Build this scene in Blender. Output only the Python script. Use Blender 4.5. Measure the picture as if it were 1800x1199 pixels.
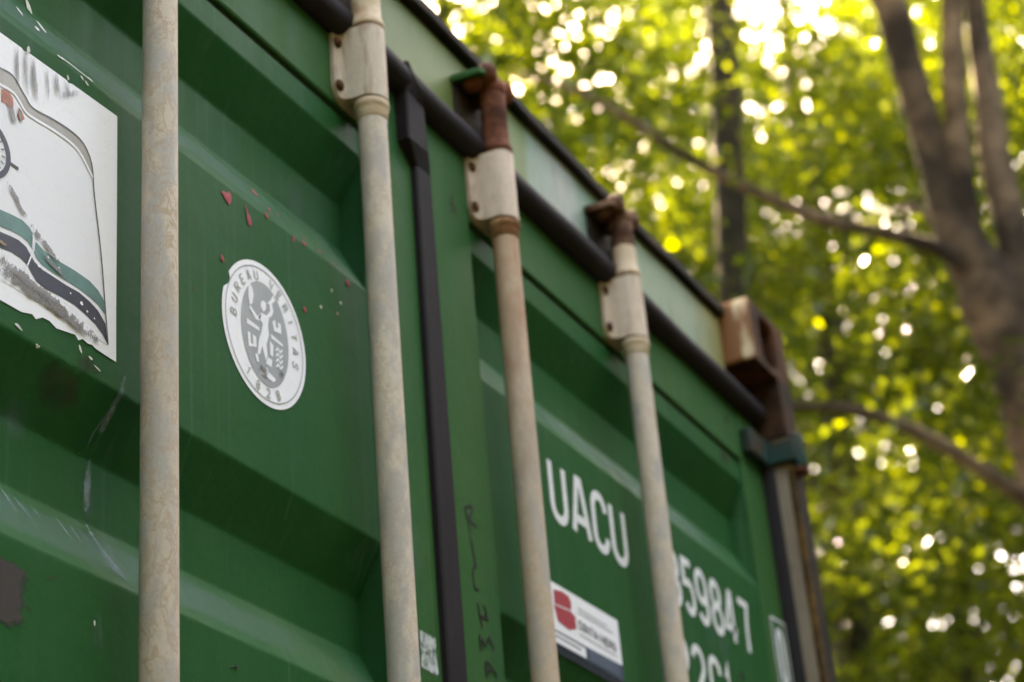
import bpy, bmesh, math, random
import numpy as np
from mathutils import Vector, Matrix, Euler

for o in list(bpy.data.objects):
    bpy.data.objects.remove(o, do_unlink=True)
scene = bpy.context.scene
COL = scene.collection
RAD = math.radians

# ------------------------------------------------------------------ camera
GZ = 0.033                                   # the measured container frame starts 33 mm below its castings
cam_data = bpy.data.cameras.new('camera')
cam = bpy.data.objects.new('camera', cam_data)
COL.objects.link(cam)
right = Vector((0.46754991, -0.88040328, -0.07929158))
up = Vector((-0.37802961, -0.28022588, 0.88236447))
fwd = Vector((0.79905613, 0.38257486, 0.4638381))
cam.matrix_world = Matrix(((right.x, up.x, -fwd.x, -1.85495), (right.y, up.y, -fwd.y, -0.99959),
                           (right.z, up.z, -fwd.z, 0.98923 - GZ), (0, 0, 0, 1)))
cam_data.sensor_fit = 'HORIZONTAL'
cam_data.sensor_width = 36.0
cam_data.lens = 3546.36 / 1800 * 36
cam_data.clip_start = 0.05
cam_data.clip_end = 2000
cam_data.dof.use_dof = True
cam_data.dof.focus_distance = 1.79
cam_data.dof.aperture_fstop = 5.6
scene.camera = cam

# ------------------------------------------------------------------ sky and sun
SUN_AZ, SUN_EL = 60.0, 46.0                  # azimuth from +Y towards +X, behind the trees
world = bpy.data.worlds.new('World')
scene.world = world
world.use_nodes = True
wn = world.node_tree.nodes
wl = world.node_tree.links
wn.clear()
sky = wn.new('ShaderNodeTexSky')
sky.sky_type = 'NISHITA'
sky.sun_disc = False
sky.sun_elevation = RAD(SUN_EL)
sky.sun_rotation = RAD(SUN_AZ)
sky.altitude = 100
sky.air_density = 1.0
sky.dust_density = 1.6
sky.ozone_density = 1.0
bg = wn.new('ShaderNodeBackground')
bg.inputs['Strength'].default_value = 0.11
wo = wn.new('ShaderNodeOutputWorld')
wl.new(sky.outputs[0], bg.inputs[0])
wl.new(bg.outputs[0], wo.inputs[0])
sun_data = bpy.data.lights.new('sun', 'SUN')
sun_data.energy = 5.0
sun_data.angle = RAD(0.5)
sun_data.color = (1.0, 0.93, 0.82)
sun = bpy.data.objects.new('sun', sun_data)
sd = Vector((math.sin(RAD(SUN_AZ)) * math.cos(RAD(SUN_EL)), math.cos(RAD(SUN_AZ)) * math.cos(RAD(SUN_EL)), math.sin(RAD(SUN_EL))))
sun.rotation_euler = sd.to_track_quat('Z', 'Y').to_euler()
sun.location = sd * 60
COL.objects.link(sun)

scene.view_settings.view_transform = 'Standard'
scene.view_settings.look = 'None'
scene.view_settings.gamma = 1.0
scene.view_settings.use_curve_mapping = False
scene.view_settings.exposure = 4.95
scene.view_settings.use_white_balance = True          # camera balanced for open shade
scene.view_settings.white_balance_temperature = 11600
scene.view_settings.white_balance_tint = 18
scene.render.engine = 'CYCLES'
scene.cycles.use_denoising = True
scene.cycles.use_adaptive_sampling = False
scene.cycles.max_bounces = 6
scene.cycles.diffuse_bounces = 3
scene.cycles.glossy_bounces = 2
scene.cycles.transmission_bounces = 4
scene.cycles.transparent_max_bounces = 8
scene.cycles.sample_clamp_indirect = 6
scene.cycles.caustics_reflective = False
scene.cycles.caustics_refractive = False

# ------------------------------------------------------------------ material helpers
class NT:
    def __init__(self, name):
        self.m = bpy.data.materials.new(name)
        self.m.use_nodes = True
        self.t = self.m.node_tree
        self.t.nodes.clear()
        self.out = self.t.nodes.new('ShaderNodeOutputMaterial')
        self._co = None

    def n(self, typ, **kw):
        nd = self.t.nodes.new('ShaderNode' + typ)
        for k, v in kw.items():
            setattr(nd, k, v)
        return nd

    def l(self, a, b):
        self.t.links.new(a, b)

    def co(self):
        if self._co is None:
            self._co = self.n('TexCoord').outputs['Object']
        return self._co

    def put(self, sock, v):
        if hasattr(v, 'is_output'):
            self.l(v, sock)
        elif isinstance(v, (tuple, list)) and len(v) == 3 and sock.type == 'RGBA':
            sock.default_value = (*v, 1)
        else:
            sock.default_value = v

    def mapped(self, scale=(1, 1, 1), loc=(0, 0, 0), src=None):
        mp = self.n('Mapping')
        mp.inputs['Scale'].default_value = scale
        mp.inputs['Location'].default_value = loc
        self.l(src or self.co(), mp.inputs['Vector'])
        return mp.outputs[0]

    def noise(self, scale, detail=4, rough=0.55, stretch=(1, 1, 1), loc=(0, 0, 0), dist=0.0, src=None):
        nd = self.n('TexNoise')
        nd.inputs['Scale'].default_value = scale
        nd.inputs['Detail'].default_value = detail
        nd.inputs['Roughness'].default_value = rough
        nd.inputs['Distortion'].default_value = dist
        self.l(self.mapped(stretch, loc, src), nd.inputs['Vector'])
        return nd.outputs['Fac']

    def ramp(self, fac, stops, interp='LINEAR'):
        r = self.n('ValToRGB')
        cr = r.color_ramp
        cr.interpolation = interp
        while len(cr.elements) < len(stops):
            cr.elements.new(0.5)
        for e, (p, c) in zip(cr.elements, stops):
            e.position = p
            e.color = (c, c, c, 1) if isinstance(c, (int, float)) else (*c, 1)
        self.l(fac, r.inputs[0])
        return r.outputs[0]

    def mix(self, fac, a, b, mode='MIX'):
        nd = self.n('Mix', data_type='RGBA', blend_type=mode)
        self.put(nd.inputs[0], fac)
        self.put(nd.inputs[6], a)
        self.put(nd.inputs[7], b)
        return nd.outputs[2]

    def math(self, op, a, b=0.0, c=0.0, clamp=False):
        nd = self.n('Math', operation=op, use_clamp=clamp)
        self.put(nd.inputs[0], a)
        self.put(nd.inputs[1], b)
        self.put(nd.inputs[2], c)
        return nd.outputs[0]

    def band(self, v, lo, hi, soft):
        """1 between lo and hi with soft edges"""
        a = self.n('MapRange', interpolation_type='SMOOTHSTEP')
        a.inputs[1].default_value = lo - soft
        a.inputs[2].default_value = lo + soft
        self.l(v, a.inputs[0])
        b = self.n('MapRange', interpolation_type='SMOOTHSTEP')
        b.inputs[1].default_value = hi + soft
        b.inputs[2].default_value = hi - soft
        self.l(v, b.inputs[0])
        return self.math('MULTIPLY', a.outputs[0], b.outputs[0])

    def xyz(self, src=None):
        s = self.n('SeparateXYZ')
        self.l(src or self.co(), s.inputs[0])
        return s.outputs

    def bump(self, h, strength=0.2, dist=0.002):
        b = self.n('Bump')
        b.inputs['Strength'].default_value = strength
        b.inputs['Distance'].default_value = dist
        self.l(h, b.inputs['Height'])
        return b.outputs[0]

    def finish(self, color, rough=0.5, metal=0.0, spec=0.5, normal=None, alpha=None):
        p = self.n('BsdfPrincipled')
        self.put(p.inputs['Base Color'], color)
        self.put(p.inputs['Roughness'], rough)
        self.put(p.inputs['Metallic'], metal)
        self.put(p.inputs['Specular IOR Level'], spec)
        if normal is not None:
            self.l(normal, p.inputs['Normal'])
        sh = p.outputs[0]
        if alpha is not None:
            tr = self.n('BsdfTransparent')
            mx = self.n('MixShader')
            self.put(mx.inputs[0], alpha)
            self.l(tr.outputs[0], mx.inputs[1])
            self.l(sh, mx.inputs[2])
            sh = mx.outputs[0]
        self.l(sh, self.out.inputs[0])
        return self.m


M = {}

def make_green(name, base, bluish, olive, seed=0.0):
    t = NT(name)
    large = t.noise(1.7, 3, 0.5, loc=(seed, 0, 0))
    streak = t.noise(9, 4, 0.6, stretch=(3.2, 1, 0.22), loc=(seed + 2, 0, 0))
    fine = t.noise(140, 4, 0.7, loc=(0, seed, 0))
    c = t.mix(t.ramp(large, [(0.35, 0.0), (0.68, 1.0)]), base, bluish)
    c = t.mix(t.ramp(streak, [(0.42, 0.0), (0.75, 0.75)]), c, olive)
    c = t.mix(t.ramp(fine, [(0.35, 0.22), (0.62, 0.0)]), c, (base[0] * 0.45, base[1] * 0.5, base[2] * 0.45))
    # small dark flecks and rusty pin points
    v = t.n('TexVoronoi')
    v.inputs['Scale'].default_value = 26
    t.l(t.co(), v.inputs['Vector'])
    sep = t.n('SeparateColor')
    t.l(v.outputs['Color'], sep.inputs[0])
    fleck = t.math('MULTIPLY', t.ramp(v.outputs['Distance'], [(0.03, 1.0), (0.09, 0.0)]), t.math('GREATER_THAN', sep.outputs[0], 0.80))
    c = t.mix(t.math('MULTIPLY', fleck, 0.75), c, (0.045, 0.035, 0.02))
    # fine vertical runs left by rain
    runs = t.noise(38, 3, 0.6, stretch=(2.2, 1, 0.035), loc=(4 + seed, 0, 0))
    c = t.mix(t.ramp(runs, [(0.58, 0.0), (0.85, 0.22)]), c, (0.12, 0.20, 0.16))
    rough = t.ramp(streak, [(0.3, 0.48), (0.8, 0.66)])
    h = t.math('ADD', t.math('ADD', t.noise(3.2, 3, 0.5), t.math('MULTIPLY', t.noise(11, 3, 0.55), 0.35)), t.math('MULTIPLY', fine, 0.03))
    M[name] = t.finish(c, rough, 0, 0.075, t.bump(h, 0.5, 0.010))

make_green('green_paint', (0.003, 0.077, 0.019), (0.003, 0.075, 0.031), (0.012, 0.086, 0.023))
make_green('green_rail', (0.018, 0.096, 0.028), (0.013, 0.092, 0.036), (0.038, 0.104, 0.028), 5.0)

# header beam: olive green on the left, a pale stretch, teal, rust stains at the end
t = NT('header_paint')
x, y, z = t.xyz()
wob = t.math('ADD', x, t.math('MULTIPLY', t.math('SUBTRACT', t.noise(14, 3), 0.5), 0.05))
frac = t.math('MULTIPLY', t.math('ADD', wob, 1.2), 1 / 2.4, clamp=True)
def fx(v):
    return (v + 1.2) / 2.4
c = t.ramp(frac, [(fx(-1.1), (0.035, 0.11, 0.04)), (fx(-0.15), (0.065, 0.14, 0.05)), (fx(0.08), (0.12, 0.165, 0.055)), (fx(0.325), (0.10, 0.16, 0.055)),
                  (fx(0.338), (0.15, 0.25, 0.19)), (fx(0.46), (0.30, 0.33, 0.31)), (fx(0.52), (0.17, 0.27, 0.21)), (fx(0.60), (0.11, 0.25, 0.19)),
                  (fx(0.72), (0.20, 0.28, 0.20)), (fx(0.92), (0.24, 0.30, 0.22)), (fx(1.03), (0.26, 0.24, 0.10))])
c = t.mix(t.ramp(t.noise(22, 5, 0.65, stretch=(2, 1, 0.35)), [(0.5, 0.0), (0.75, 0.55)]), c, (0.055, 0.10, 0.05))
c = t.mix(t.ramp(t.noise(55, 4, 0.7), [(0.64, 0.0), (0.70, 0.8)]), c, (0.16, 0.09, 0.03))
M['header_paint'] = t.finish(c, 0.5, 0, 0.15, t.bump(t.noise(9, 3), 0.25, 0.004))

def rusty(name, a, b, cc, scale=45, rough=0.8, thr=(0.42, 0.6)):
    t = NT(name)
    n1 = t.noise(scale, 6, 0.7)
    n2 = t.noise(scale * 0.35, 4, 0.6, loc=(3, 1, 2))
    c = t.mix(t.ramp(n1, [(0.35, 0.0), (0.7, 1.0)]), a, b)
    c = t.mix(t.ramp(n2, [(thr[0], 0.0), (thr[1], 1.0)]), c, cc)
    M[name] = t.finish(c, rough, 0, 0.12, t.bump(n1, 0.6, 0.003))

rusty('rust', (0.060, 0.022, 0.010), (0.115, 0.042, 0.018), (0.030, 0.013, 0.007))
rusty('rust_red', (0.13, 0.038, 0.019), (0.22, 0.078, 0.042), (0.06, 0.019, 0.009), 60)
rusty('rust_pink', (0.17, 0.085, 0.05), (0.28, 0.16, 0.10), (0.06, 0.024, 0.012), 70)
rusty('dark_lip', (0.022, 0.018, 0.013), (0.05, 0.032, 0.02), (0.012, 0.012, 0.010), 30)
rusty('bolt_rust', (0.09, 0.036, 0.016), (0.17, 0.075, 0.032), (0.045, 0.02, 0.01), 180)
rusty('brown_primer', (0.05, 0.035, 0.028), (0.075, 0.05, 0.038), (0.035, 0.03, 0.026), 90)
rusty('teal_paint', (0.008, 0.036, 0.030), (0.018, 0.056, 0.050), (0.050, 0.026, 0.013), 28, 0.6, (0.48, 0.62))
rusty('bark', (0.024, 0.013, 0.007), (0.105, 0.066, 0.040), (0.010, 0.006, 0.0035), 5, 0.9)
rusty('bark_dark', (0.012, 0.009, 0.005), (0.026, 0.018, 0.011), (0.008, 0.007, 0.004), 9, 0.9)
rusty('post_paint', (0.19, 0.148, 0.108), (0.27, 0.22, 0.165), (0.10, 0.055, 0.025), 16, 0.6, (0.52, 0.72))
rusty('dark_rust', (0.040, 0.018, 0.010), (0.070, 0.030, 0.015), (0.020, 0.012, 0.008), 45)
rusty('edge_rust', (0.10, 0.048, 0.012), (0.16, 0.080, 0.022), (0.04, 0.022, 0.010), 40)

# casting side that still wears cream paint, rust creeping in from its edges
t = NT('casting_cream')
x, y, z = t.xyz()
n = t.noise(46, 6, 0.62, stretch=(1, 1, 0.28))
core = t.math('MULTIPLY', t.band(y, -0.050, -0.026, 0.014), t.band(z, 2.512, 2.63, 0.010))
m_ = t.ramp(t.math('ADD', core, t.math('MULTIPLY', t.math('SUBTRACT', n, 0.5), 3.4)), [(0.30, 0.0), (1.25, 1.0)])
c = t.mix(m_, (0.20, 0.075, 0.024), t.mix(n, (0.42, 0.26, 0.13), (0.60, 0.48, 0.33)))
M['casting_cream'] = t.finish(c, 0.6, 0, 0.3, t.bump(n, 0.4, 0.003))

# painted and galvanised steel of the locking gear
def rod_mat(name, warm, vein_amt, seed, rust_amt=0.0, g0=0.50):
    t = NT(name)
    sep = t.noise(34, 5, 0.62, stretch=(1, 1, 0.42), loc=(seed, 0, seed * 1.3))
    spk = t.noise(330, 4, 0.65, loc=(seed, 2, 0))
    med = t.noise(72, 7, 0.66, stretch=(1, 1, 0.6), loc=(0, seed, 1), dist=0.35)
    beige = t.mix(spk, warm, tuple(min(1, v * 1.30) for v in warm))
    grey = t.mix(spk, (0.29, 0.272, 0.25), (0.42, 0.395, 0.365))
    c = t.mix(t.ramp(sep, [(g0, 0.0), (g0 + 0.12, 1.0)]), beige, grey)
    # corrosion outlines: thin contour lines of the noise field
    cont = t.ramp(t.math('ABSOLUTE', t.math('SUBTRACT', med, 0.53)), [(0.0, 1.0), (0.022, 0.9), (0.05, 0.0)])
    c = t.mix(t.math('MULTIPLY', t.math('MULTIPLY', cont, vein_amt), t.ramp(sep, [(0.35, 1.0), (0.65, 0.35)])), c, (0.37, 0.26, 0.165))
    blot = t.ramp(med, [(0.60, 0.0), (0.70, 1.0)])
    c = t.mix(t.math('MULTIPLY', blot, vein_amt * 0.65), c, (0.30, 0.185, 0.10))
    # broad stretches that weathered differently, and rust runs on the pressed fittings
    wide = t.ramp(t.noise(7, 4, 0.6, stretch=(1, 1, 0.55), loc=(seed, 1, 4)), [(0.36, 0.0), (0.66, 1.0)])
    c = t.mix(t.math('MULTIPLY', wide, 0.45), c, t.mix(spk, (0.27, 0.215, 0.165), (0.40, 0.335, 0.27)))
    if name.startswith('bracket'):
        run = t.ramp(t.noise(85, 5, 0.6, stretch=(1, 1, 0.16), loc=(seed, 0, 2)), [(0.50, 0.0), (0.72, 0.75)])
        c = t.mix(run, c, (0.25, 0.13, 0.065))
    pit = t.ramp(t.noise(210, 4, 0.7, loc=(seed, 5, 3)), [(0.66, 0.0), (0.72, 1.0)])
    c = t.mix(t.math('MULTIPLY', pit, 0.8), c, (0.16, 0.09, 0.05))
    if rust_amt:
        x, y, z = t.xyz()
        g = t.n('MapRange')
        g.inputs[1].default_value = 1.7
        g.inputs[2].default_value = 2.36
        t.l(z, g.inputs[0])
        rr = t.ramp(t.math('ADD', g.outputs[0], t.math('MULTIPLY', t.math('SUBTRACT', sep, 0.5), 1.5)), [(0.45, 0.0), (1.05, 1.0)])
        c = t.mix(t.math('MULTIPLY', rr, rust_amt), c, (0.36, 0.19, 0.10))
    h = t.math('ADD', t.math('MULTIPLY', med, 0.7), t.math('MULTIPLY', spk, 0.35))
    M[name] = t.finish(c, 0.62, 0, 0.35, t.bump(h, 0.55, 0.0012))

rod_mat('rod_near', (0.42, 0.35, 0.28), 0.95, 0.0, 0, 0.45)
rod_mat('rod_second', (0.45, 0.385, 0.315), 0.55, 3.0, 0, 0.47)
rod_mat('rod_rusty', (0.41, 0.31, 0.23), 0.55, 7.0, 0.95)
rod_mat('rod_pink', (0.44, 0.365, 0.30), 0.45, 11.0)
rod_mat('bracket_paint', (0.47, 0.385, 0.30), 0.35, 17.0, 0, 0.60)
rod_mat('bracket_pale', (0.49, 0.38, 0.30), 0.32, 23.0, 0, 0.62)
rusty('collar_paint', (0.50, 0.37, 0.25), (0.58, 0.46, 0.34), (0.36, 0.21, 0.12), 60, 0.6, (0.55, 0.75))
rusty('collar_rust', (0.30, 0.15, 0.07), (0.40, 0.23, 0.13), (0.19, 0.08, 0.035), 60, 0.7)

t = NT('rubber')
n = t.noise(60, 4, 0.6, stretch=(1, 1, 0.3))
M['rubber'] = t.finish(t.mix(n, (0.014, 0.012, 0.013), (0.026, 0.022, 0.024)), 0.7, 0, 0.10, t.bump(t.noise(25, 3), 0.35, 0.003))
t = NT('groove')
M['groove'] = t.finish((0.012, 0.03, 0.014), 0.8)
t = NT('inside')
M['inside'] = t.finish((0.02, 0.012, 0.008), 0.9)

def plain(name, col, rough=0.5, var=0.12, scale=60):
    t = NT(name)
    n = t.noise(scale, 4, 0.6)
    d = tuple(v * (1 - var * 2) for v in col)
    M[name] = t.finish(t.mix(t.ramp(n, [(0.35, 0), (0.65, 1)]), d, col), rough, 0, 0.4)

plain('paint_white', (0.66, 0.68, 0.68), 0.5, 0.08, 120)
plain('stk_grey', (0.30, 0.32, 0.34), 0.4, 0.05)
plain('stk_midgrey', (0.36, 0.37, 0.38), 0.4, 0.05)
plain('stk_line', (0.06, 0.065, 0.075), 0.4, 0.05)
plain('stk_navy', (0.018, 0.024, 0.045), 0.45, 0.15)
plain('stk_slate', (0.040, 0.065, 0.105), 0.4, 0.1)
plain('stk_slate_text', (0.16, 0.20, 0.26), 0.4, 0.05)
plain('stk_teal', (0.065, 0.20, 0.18), 0.45, 0.14, 40)
plain('stk_taupe', (0.34, 0.32, 0.29), 0.45, 0.1, 30)
plain('stk_red', (0.46, 0.13, 0.075), 0.5, 0.25, 160)
plain('stk_crimson', (0.42, 0.055, 0.075), 0.4, 0.05)
plain('red_chip', (0.40, 0.022, 0.036), 0.6, 0.2, 200)
plain('white_chip', (0.62, 0.63, 0.56), 0.6, 0.15, 200)
plain('marker_ink', (0.006, 0.007, 0.008), 0.5, 0.1)
plain('ochre_chip', (0.32, 0.22, 0.13), 0.6, 0.2, 200)

# sticker whites, with faint creases
def sticker_white(name, col, crease=0.35):
    t = NT(name)
    w = t.noise(30, 3, 0.5, stretch=(0.7, 1, 2.6), dist=0.4)
    line = t.ramp(t.math('ABSOLUTE', t.math('SUBTRACT', w, 0.5)), [(0.0, 1.0), (0.006, 0.0)])
    c = t.mix(t.math('MULTIPLY', line, crease), col, (0.52, 0.51, 0.50))
    c = t.mix(t.ramp(t.noise(260, 4, 0.7), [(0.60, 0.0), (0.75, 0.35)]), c, (0.50, 0.50, 0.48))
    M[name] = t.finish(c, 0.5, 0, 0.25)

sticker_white('stk_white', (0.72, 0.73, 0.76))
sticker_white('stk_hull', (0.66, 0.67, 0.70))

# half transparent wear and sheen films; u runs along, v across a patch (0..1) and thins its border
def film(name, col, scale, lo, hi, stretch=(1, 1, 1), rough=0.7, edge=0.22, col2=None, amount=1.0, detail=6):
    t = NT(name)
    uv = t.n('TexCoord').outputs['UV']
    u, v, _ = t.xyz(uv)
    n = t.noise(scale, detail, 0.68, stretch=stretch)
    e = t.math('MULTIPLY', t.band(u, edge * 0.5, 1 - edge * 0.5, edge * 0.5), t.band(v, edge * 0.5, 1 - edge * 0.5, edge * 0.5))
    big = t.noise(scale * 0.22, 3, 0.5, stretch=stretch, loc=(7, 3, 1))
    n = t.math('ADD', t.math('MULTIPLY', n, 0.62), t.math('MULTIPLY', big, 0.38))
    k = t.math('ADD', n, t.math('MULTIPLY', t.math('SUBTRACT', e, 1.0), 0.42))
    a = t.math('MULTIPLY', t.ramp(k, [(lo, 0.0), (hi, 1.0)]), amount)
    c = t.mix(t.noise(scale * 2.5, 3), col, col2 or tuple(q * 0.6 for q in col))
    M[name] = t.finish(c, rough, 0, 0.3, None, a)

film('film_primer', (0.046, 0.038, 0.033), 90, 0.20, 0.32, edge=0.24, amount=0.93, detail=9)
film('film_rust', (0.050, 0.024, 0.015), 40, 0.30, 0.60, edge=0.5, amount=0.75, detail=8)
film('film_soot', (0.30, 0.29, 0.28), 250, 0.40, 0.46, edge=0.45, amount=0.85, stretch=(1, 1, 0.8), col2=(0.10, 0.09, 0.08), detail=10)
film('film_smear', (0.34, 0.34, 0.34), 75, 0.28, 0.52, stretch=(2.0, 1, 0.25), edge=0.5, amount=0.85, col2=(0.16, 0.16, 0.16), detail=9)
film('film_scuff', (0.52, 0.56, 0.55), 95, 0.34, 0.50, edge=0.2, col2=(0.36, 0.40, 0.39), detail=9)
film('film_scratch', (0.26, 0.36, 0.37), 190, 0.30, 0.56, edge=0.5, amount=0.6, detail=10)
film('film_chalk', (0.13, 0.22, 0.20), 90, 0.36, 0.60, stretch=(1.6, 1, 0.25), edge=0.5, amount=0.28)
film('film_sheen', (0.10, 0.20, 0.17), 26, 0.18, 0.62, stretch=(0.5, 1, 1.2), edge=0.30, amount=0.40, col2=(0.07, 0.15, 0.12), detail=8)  # brightness of the sky-facing ledges put into a pale film colour
film('film_stain', (0.06, 0.045, 0.02), 110, 0.40, 0.52, edge=0.5, amount=0.8)

# ------------------------------------------------------------------ mesh helpers
class MB:
    """collects geometry; build() links it as one mesh object"""
    def __init__(self):
        self.v, self.f, self.mi, self.uv = [], [], [], {}

    def poly(self, pts, mi=0, uvs=None):
        s = len(self.v)
        self.v += [tuple(p) for p in pts]
        if uvs:
            self.uv[len(self.f)] = uvs
        self.f.append(tuple(range(s, s + len(pts))))
        self.mi.append(mi)

    def grid(self, rows, mi=0, closed=False, uv=None):
        s = len(self.v)
        n = len(rows[0])
        for r in rows:
            self.v += [tuple(p) for p in r]
        for i in range(len(rows) - 1):
            for j in range(n if closed else n - 1):
                k = (j + 1) % n
                if uv:
                    self.uv[len(self.f)] = [uv(i, j), uv(i, k), uv(i + 1, k), uv(i + 1, j)]
                self.f.append((s + i * n + j, s + i * n + k, s + (i + 1) * n + k, s + (i + 1) * n + j))
                self.mi.append(mi)

    def box(self, x0, x1, y0, y1, z0, z1, mi=0):
        s = len(self.v)
        self.v += [(x, y, z) for z in (z0, z1) for y in (y0, y1) for x in (x0, x1)]
        for q in ((0, 2, 3, 1), (4, 5, 7, 6), (0, 1, 5, 4), (2, 6, 7, 3), (0, 4, 6, 2), (1, 3, 7, 5)):
            self.f.append(tuple(s + k for k in q))
            self.mi.append(mi)

    def lathe(self, cx, cy, prof, seg=28, mi=0, cap=True):
        rows = [[(cx + r * math.cos(2 * math.pi * k / seg), cy + r * math.sin(2 * math.pi * k / seg), z) for k in range(seg)] for r, z in prof]
        self.grid(rows, mi, True)
        if cap:
            self.poly(list(reversed(rows[0])), mi)
            self.poly(rows[-1], mi)

    def tube(self, pts, seg=12, mi=0):
        """pts: (x, y, z, radius)"""
        P = [Vector(p[:3]) for p in pts]
        rows = []
        ref = Vector((0.3, 0.9, 0.1))
        for i, p in enumerate(P):
            d = (P[min(i + 1, len(P) - 1)] - P[max(i - 1, 0)]).normalized()
            a = d.cross(ref).normalized()
            b = d.cross(a)
            r = pts[i][3]
            rows.append([p + (a * math.cos(2 * math.pi * k / seg) + b * math.sin(2 * math.pi * k / seg)) * r for k in range(seg)])
        self.grid(rows, mi, True)
        self.poly(rows[0], mi)
        self.poly(list(reversed(rows[-1])), mi)

    def extrude_x(self, prof, x0, x1, mi=0):
        """closed (y, z) outline swept along X"""
        self.grid([[(x0, y, z) for y, z in prof], [(x1, y, z) for y, z in prof]], mi, True)
        self.poly([(x0, y, z) for y, z in reversed(prof)], mi)
        self.poly([(x1, y, z) for y, z in prof], mi)

    def extrude_z(self, prof, z0, z1, mi=0):
        self.grid([[(x, y, z0) for x, y in prof], [(x, y, z1) for x, y in prof]], mi, True)
        self.poly([(x, y, z0) for x, y in reversed(prof)], mi)
        self.poly([(x, y, z1) for x, y in prof], mi)

    def build(self, name, mats, parent=None, smooth=False, bevel=0.0, fix=True, seg=2, loc=None):
        me = bpy.data.meshes.new(name)
        me.from_pydata(self.v, [], self.f)
        if not isinstance(mats, (list, tuple)):
            mats = [mats]
        for m in mats:
            me.materials.append(M[m])
        me.polygons.foreach_set('material_index', self.mi)
        if self.uv:
            ul = me.uv_layers.new(name='UVMap')
            for fi, us in self.uv.items():
                for li, u in zip(me.polygons[fi].loop_indices, us):
                    ul.data[li].uv = u
        if fix:
            bm = bmesh.new()
            bm.from_mesh(me)
            bmesh.ops.remove_doubles(bm, verts=bm.verts, dist=1e-6)
            bmesh.ops.recalc_face_normals(bm, faces=bm.faces)
            bm.to_mesh(me)
            bm.free()
        if smooth:
            me.shade_smooth()
            if hasattr(me, 'set_sharp_from_angle'):
                me.set_sharp_from_angle(angle=RAD(40))
        me.update()
        o = bpy.data.objects.new(name, me)
        COL.objects.link(o)
        if parent is not None:
            o.parent = parent
        if loc:
            o.location = loc
        if bevel:
            b = o.modifiers.new('bevel', 'BEVEL')
            b.width = bevel
            b.segments = seg
            b.limit_method = 'ANGLE'
            b.angle_limit = RAD(35)
        return o

def empty(name, loc, label, cat, group=None):
    o = bpy.data.objects.new(name, None)
    COL.objects.link(o)
    o.location = loc
    o.empty_display_size = 0.3
    o['label'] = label
    o['category'] = cat
    if group:
        o['group'] = group
    return o

def catmull(pts, n=5):
    pts = [np.array(p, float) for p in pts]
    out = []
    for i in range(len(pts) - 1):
        p0, p1, p2, p3 = pts[max(i - 1, 0)], pts[i], pts[i + 1], pts[min(i + 2, len(pts) - 1)]
        for k in range(n):
            u = k / n
            out.append(0.5 * (2 * p1 + (p2 - p0) * u + (2 * p0 - 5 * p1 + 4 * p2 - p3) * u * u + (3 * p1 - p0 - 3 * p2 + p3) * u ** 3))
    out.append(pts[-1])
    return [tuple(map(float, p)) for p in out]

# ------------------------------------------------------------------ ground
t = NT('forest_soil')
n1 = t.noise(0.6, 5, 0.6)
n2 = t.noise(14, 6, 0.7)
c = t.mix(t.ramp(n1, [(0.35, 0), (0.65, 1)]), (0.045, 0.036, 0.025), (0.030, 0.034, 0.016))
c = t.mix(t.ramp(n2, [(0.45, 0), (0.7, 0.8)]), c, (0.065, 0.052, 0.034))
M['forest_soil'] = t.finish(c, 0.95, 0, 0.2, t.bump(n2, 0.8, 0.03))
gb = MB()
gb.poly([(-600, -600, 0), (600, -600, 0), (600, 600, 0), (-600, 600, 0)])
g = gb.build('ground', 'forest_soil')
g['kind'] = 'structure'

# ------------------------------------------------------------------ the container
root = empty('shipping_container', (0, 0, -GZ), 'weathered green steel shipping container seen at its rear doors', 'container')

PITCH, ZTOP = 0.4855, 2.288
POCKETS = [ZTOP - k * PITCH for k in range(5)]
DEP, SL, MID = 0.029, 0.0595, 0.061
def prof_y(z):
    """surface of the pressed door sheet (0 on the flats, DEP inside a pocket)"""
    for zt in POCKETS:
        if zt - 2 * SL - MID <= z <= zt:
            d = zt - z
            if d < SL:
                return DEP * d / SL
            if d < SL + MID:
                return DEP
            return DEP * (2 * SL + MID - d) / SL
    return 0.0

X_IN, X_OUT = 0.1315, 1.062                    # pressed sheet between the stiles
X_EDGE = 1.153
Z_BOT, Z_SEAM, Z_DOOR = 0.150, 2.322, 2.440

def door_sheet(sg):
    """pressed sheet with five closed pockets; sg -1 left, +1 right"""
    b = MB()
    xs = [X_IN, X_IN + 0.004] + list(np.linspace(X_IN + 0.06, X_OUT - 0.06, 10)) + [X_OUT - 0.010, X_OUT]
    zs = [Z_SEAM]
    r = 0.0025
    for zt in POCKETS:
        for e in (zt, zt - SL, zt - SL - MID, zt - 2 * SL - MID):
            zs += [e + r, e, e - r]
    zs.append(Z_BOT + 0.07)
    rows = []
    for zz in zs:
        # rounded pressing: average the profile around each crease
        yy = (prof_y(zz - r) + 2 * prof_y(zz) + prof_y(zz + r)) / 4
        rows.append([(sg * xx, 0.0 if (i == 0 or i == len(xs) - 1) else yy, zz) for i, xx in enumerate(xs)])
    b.grid(rows)
    return b

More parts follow.
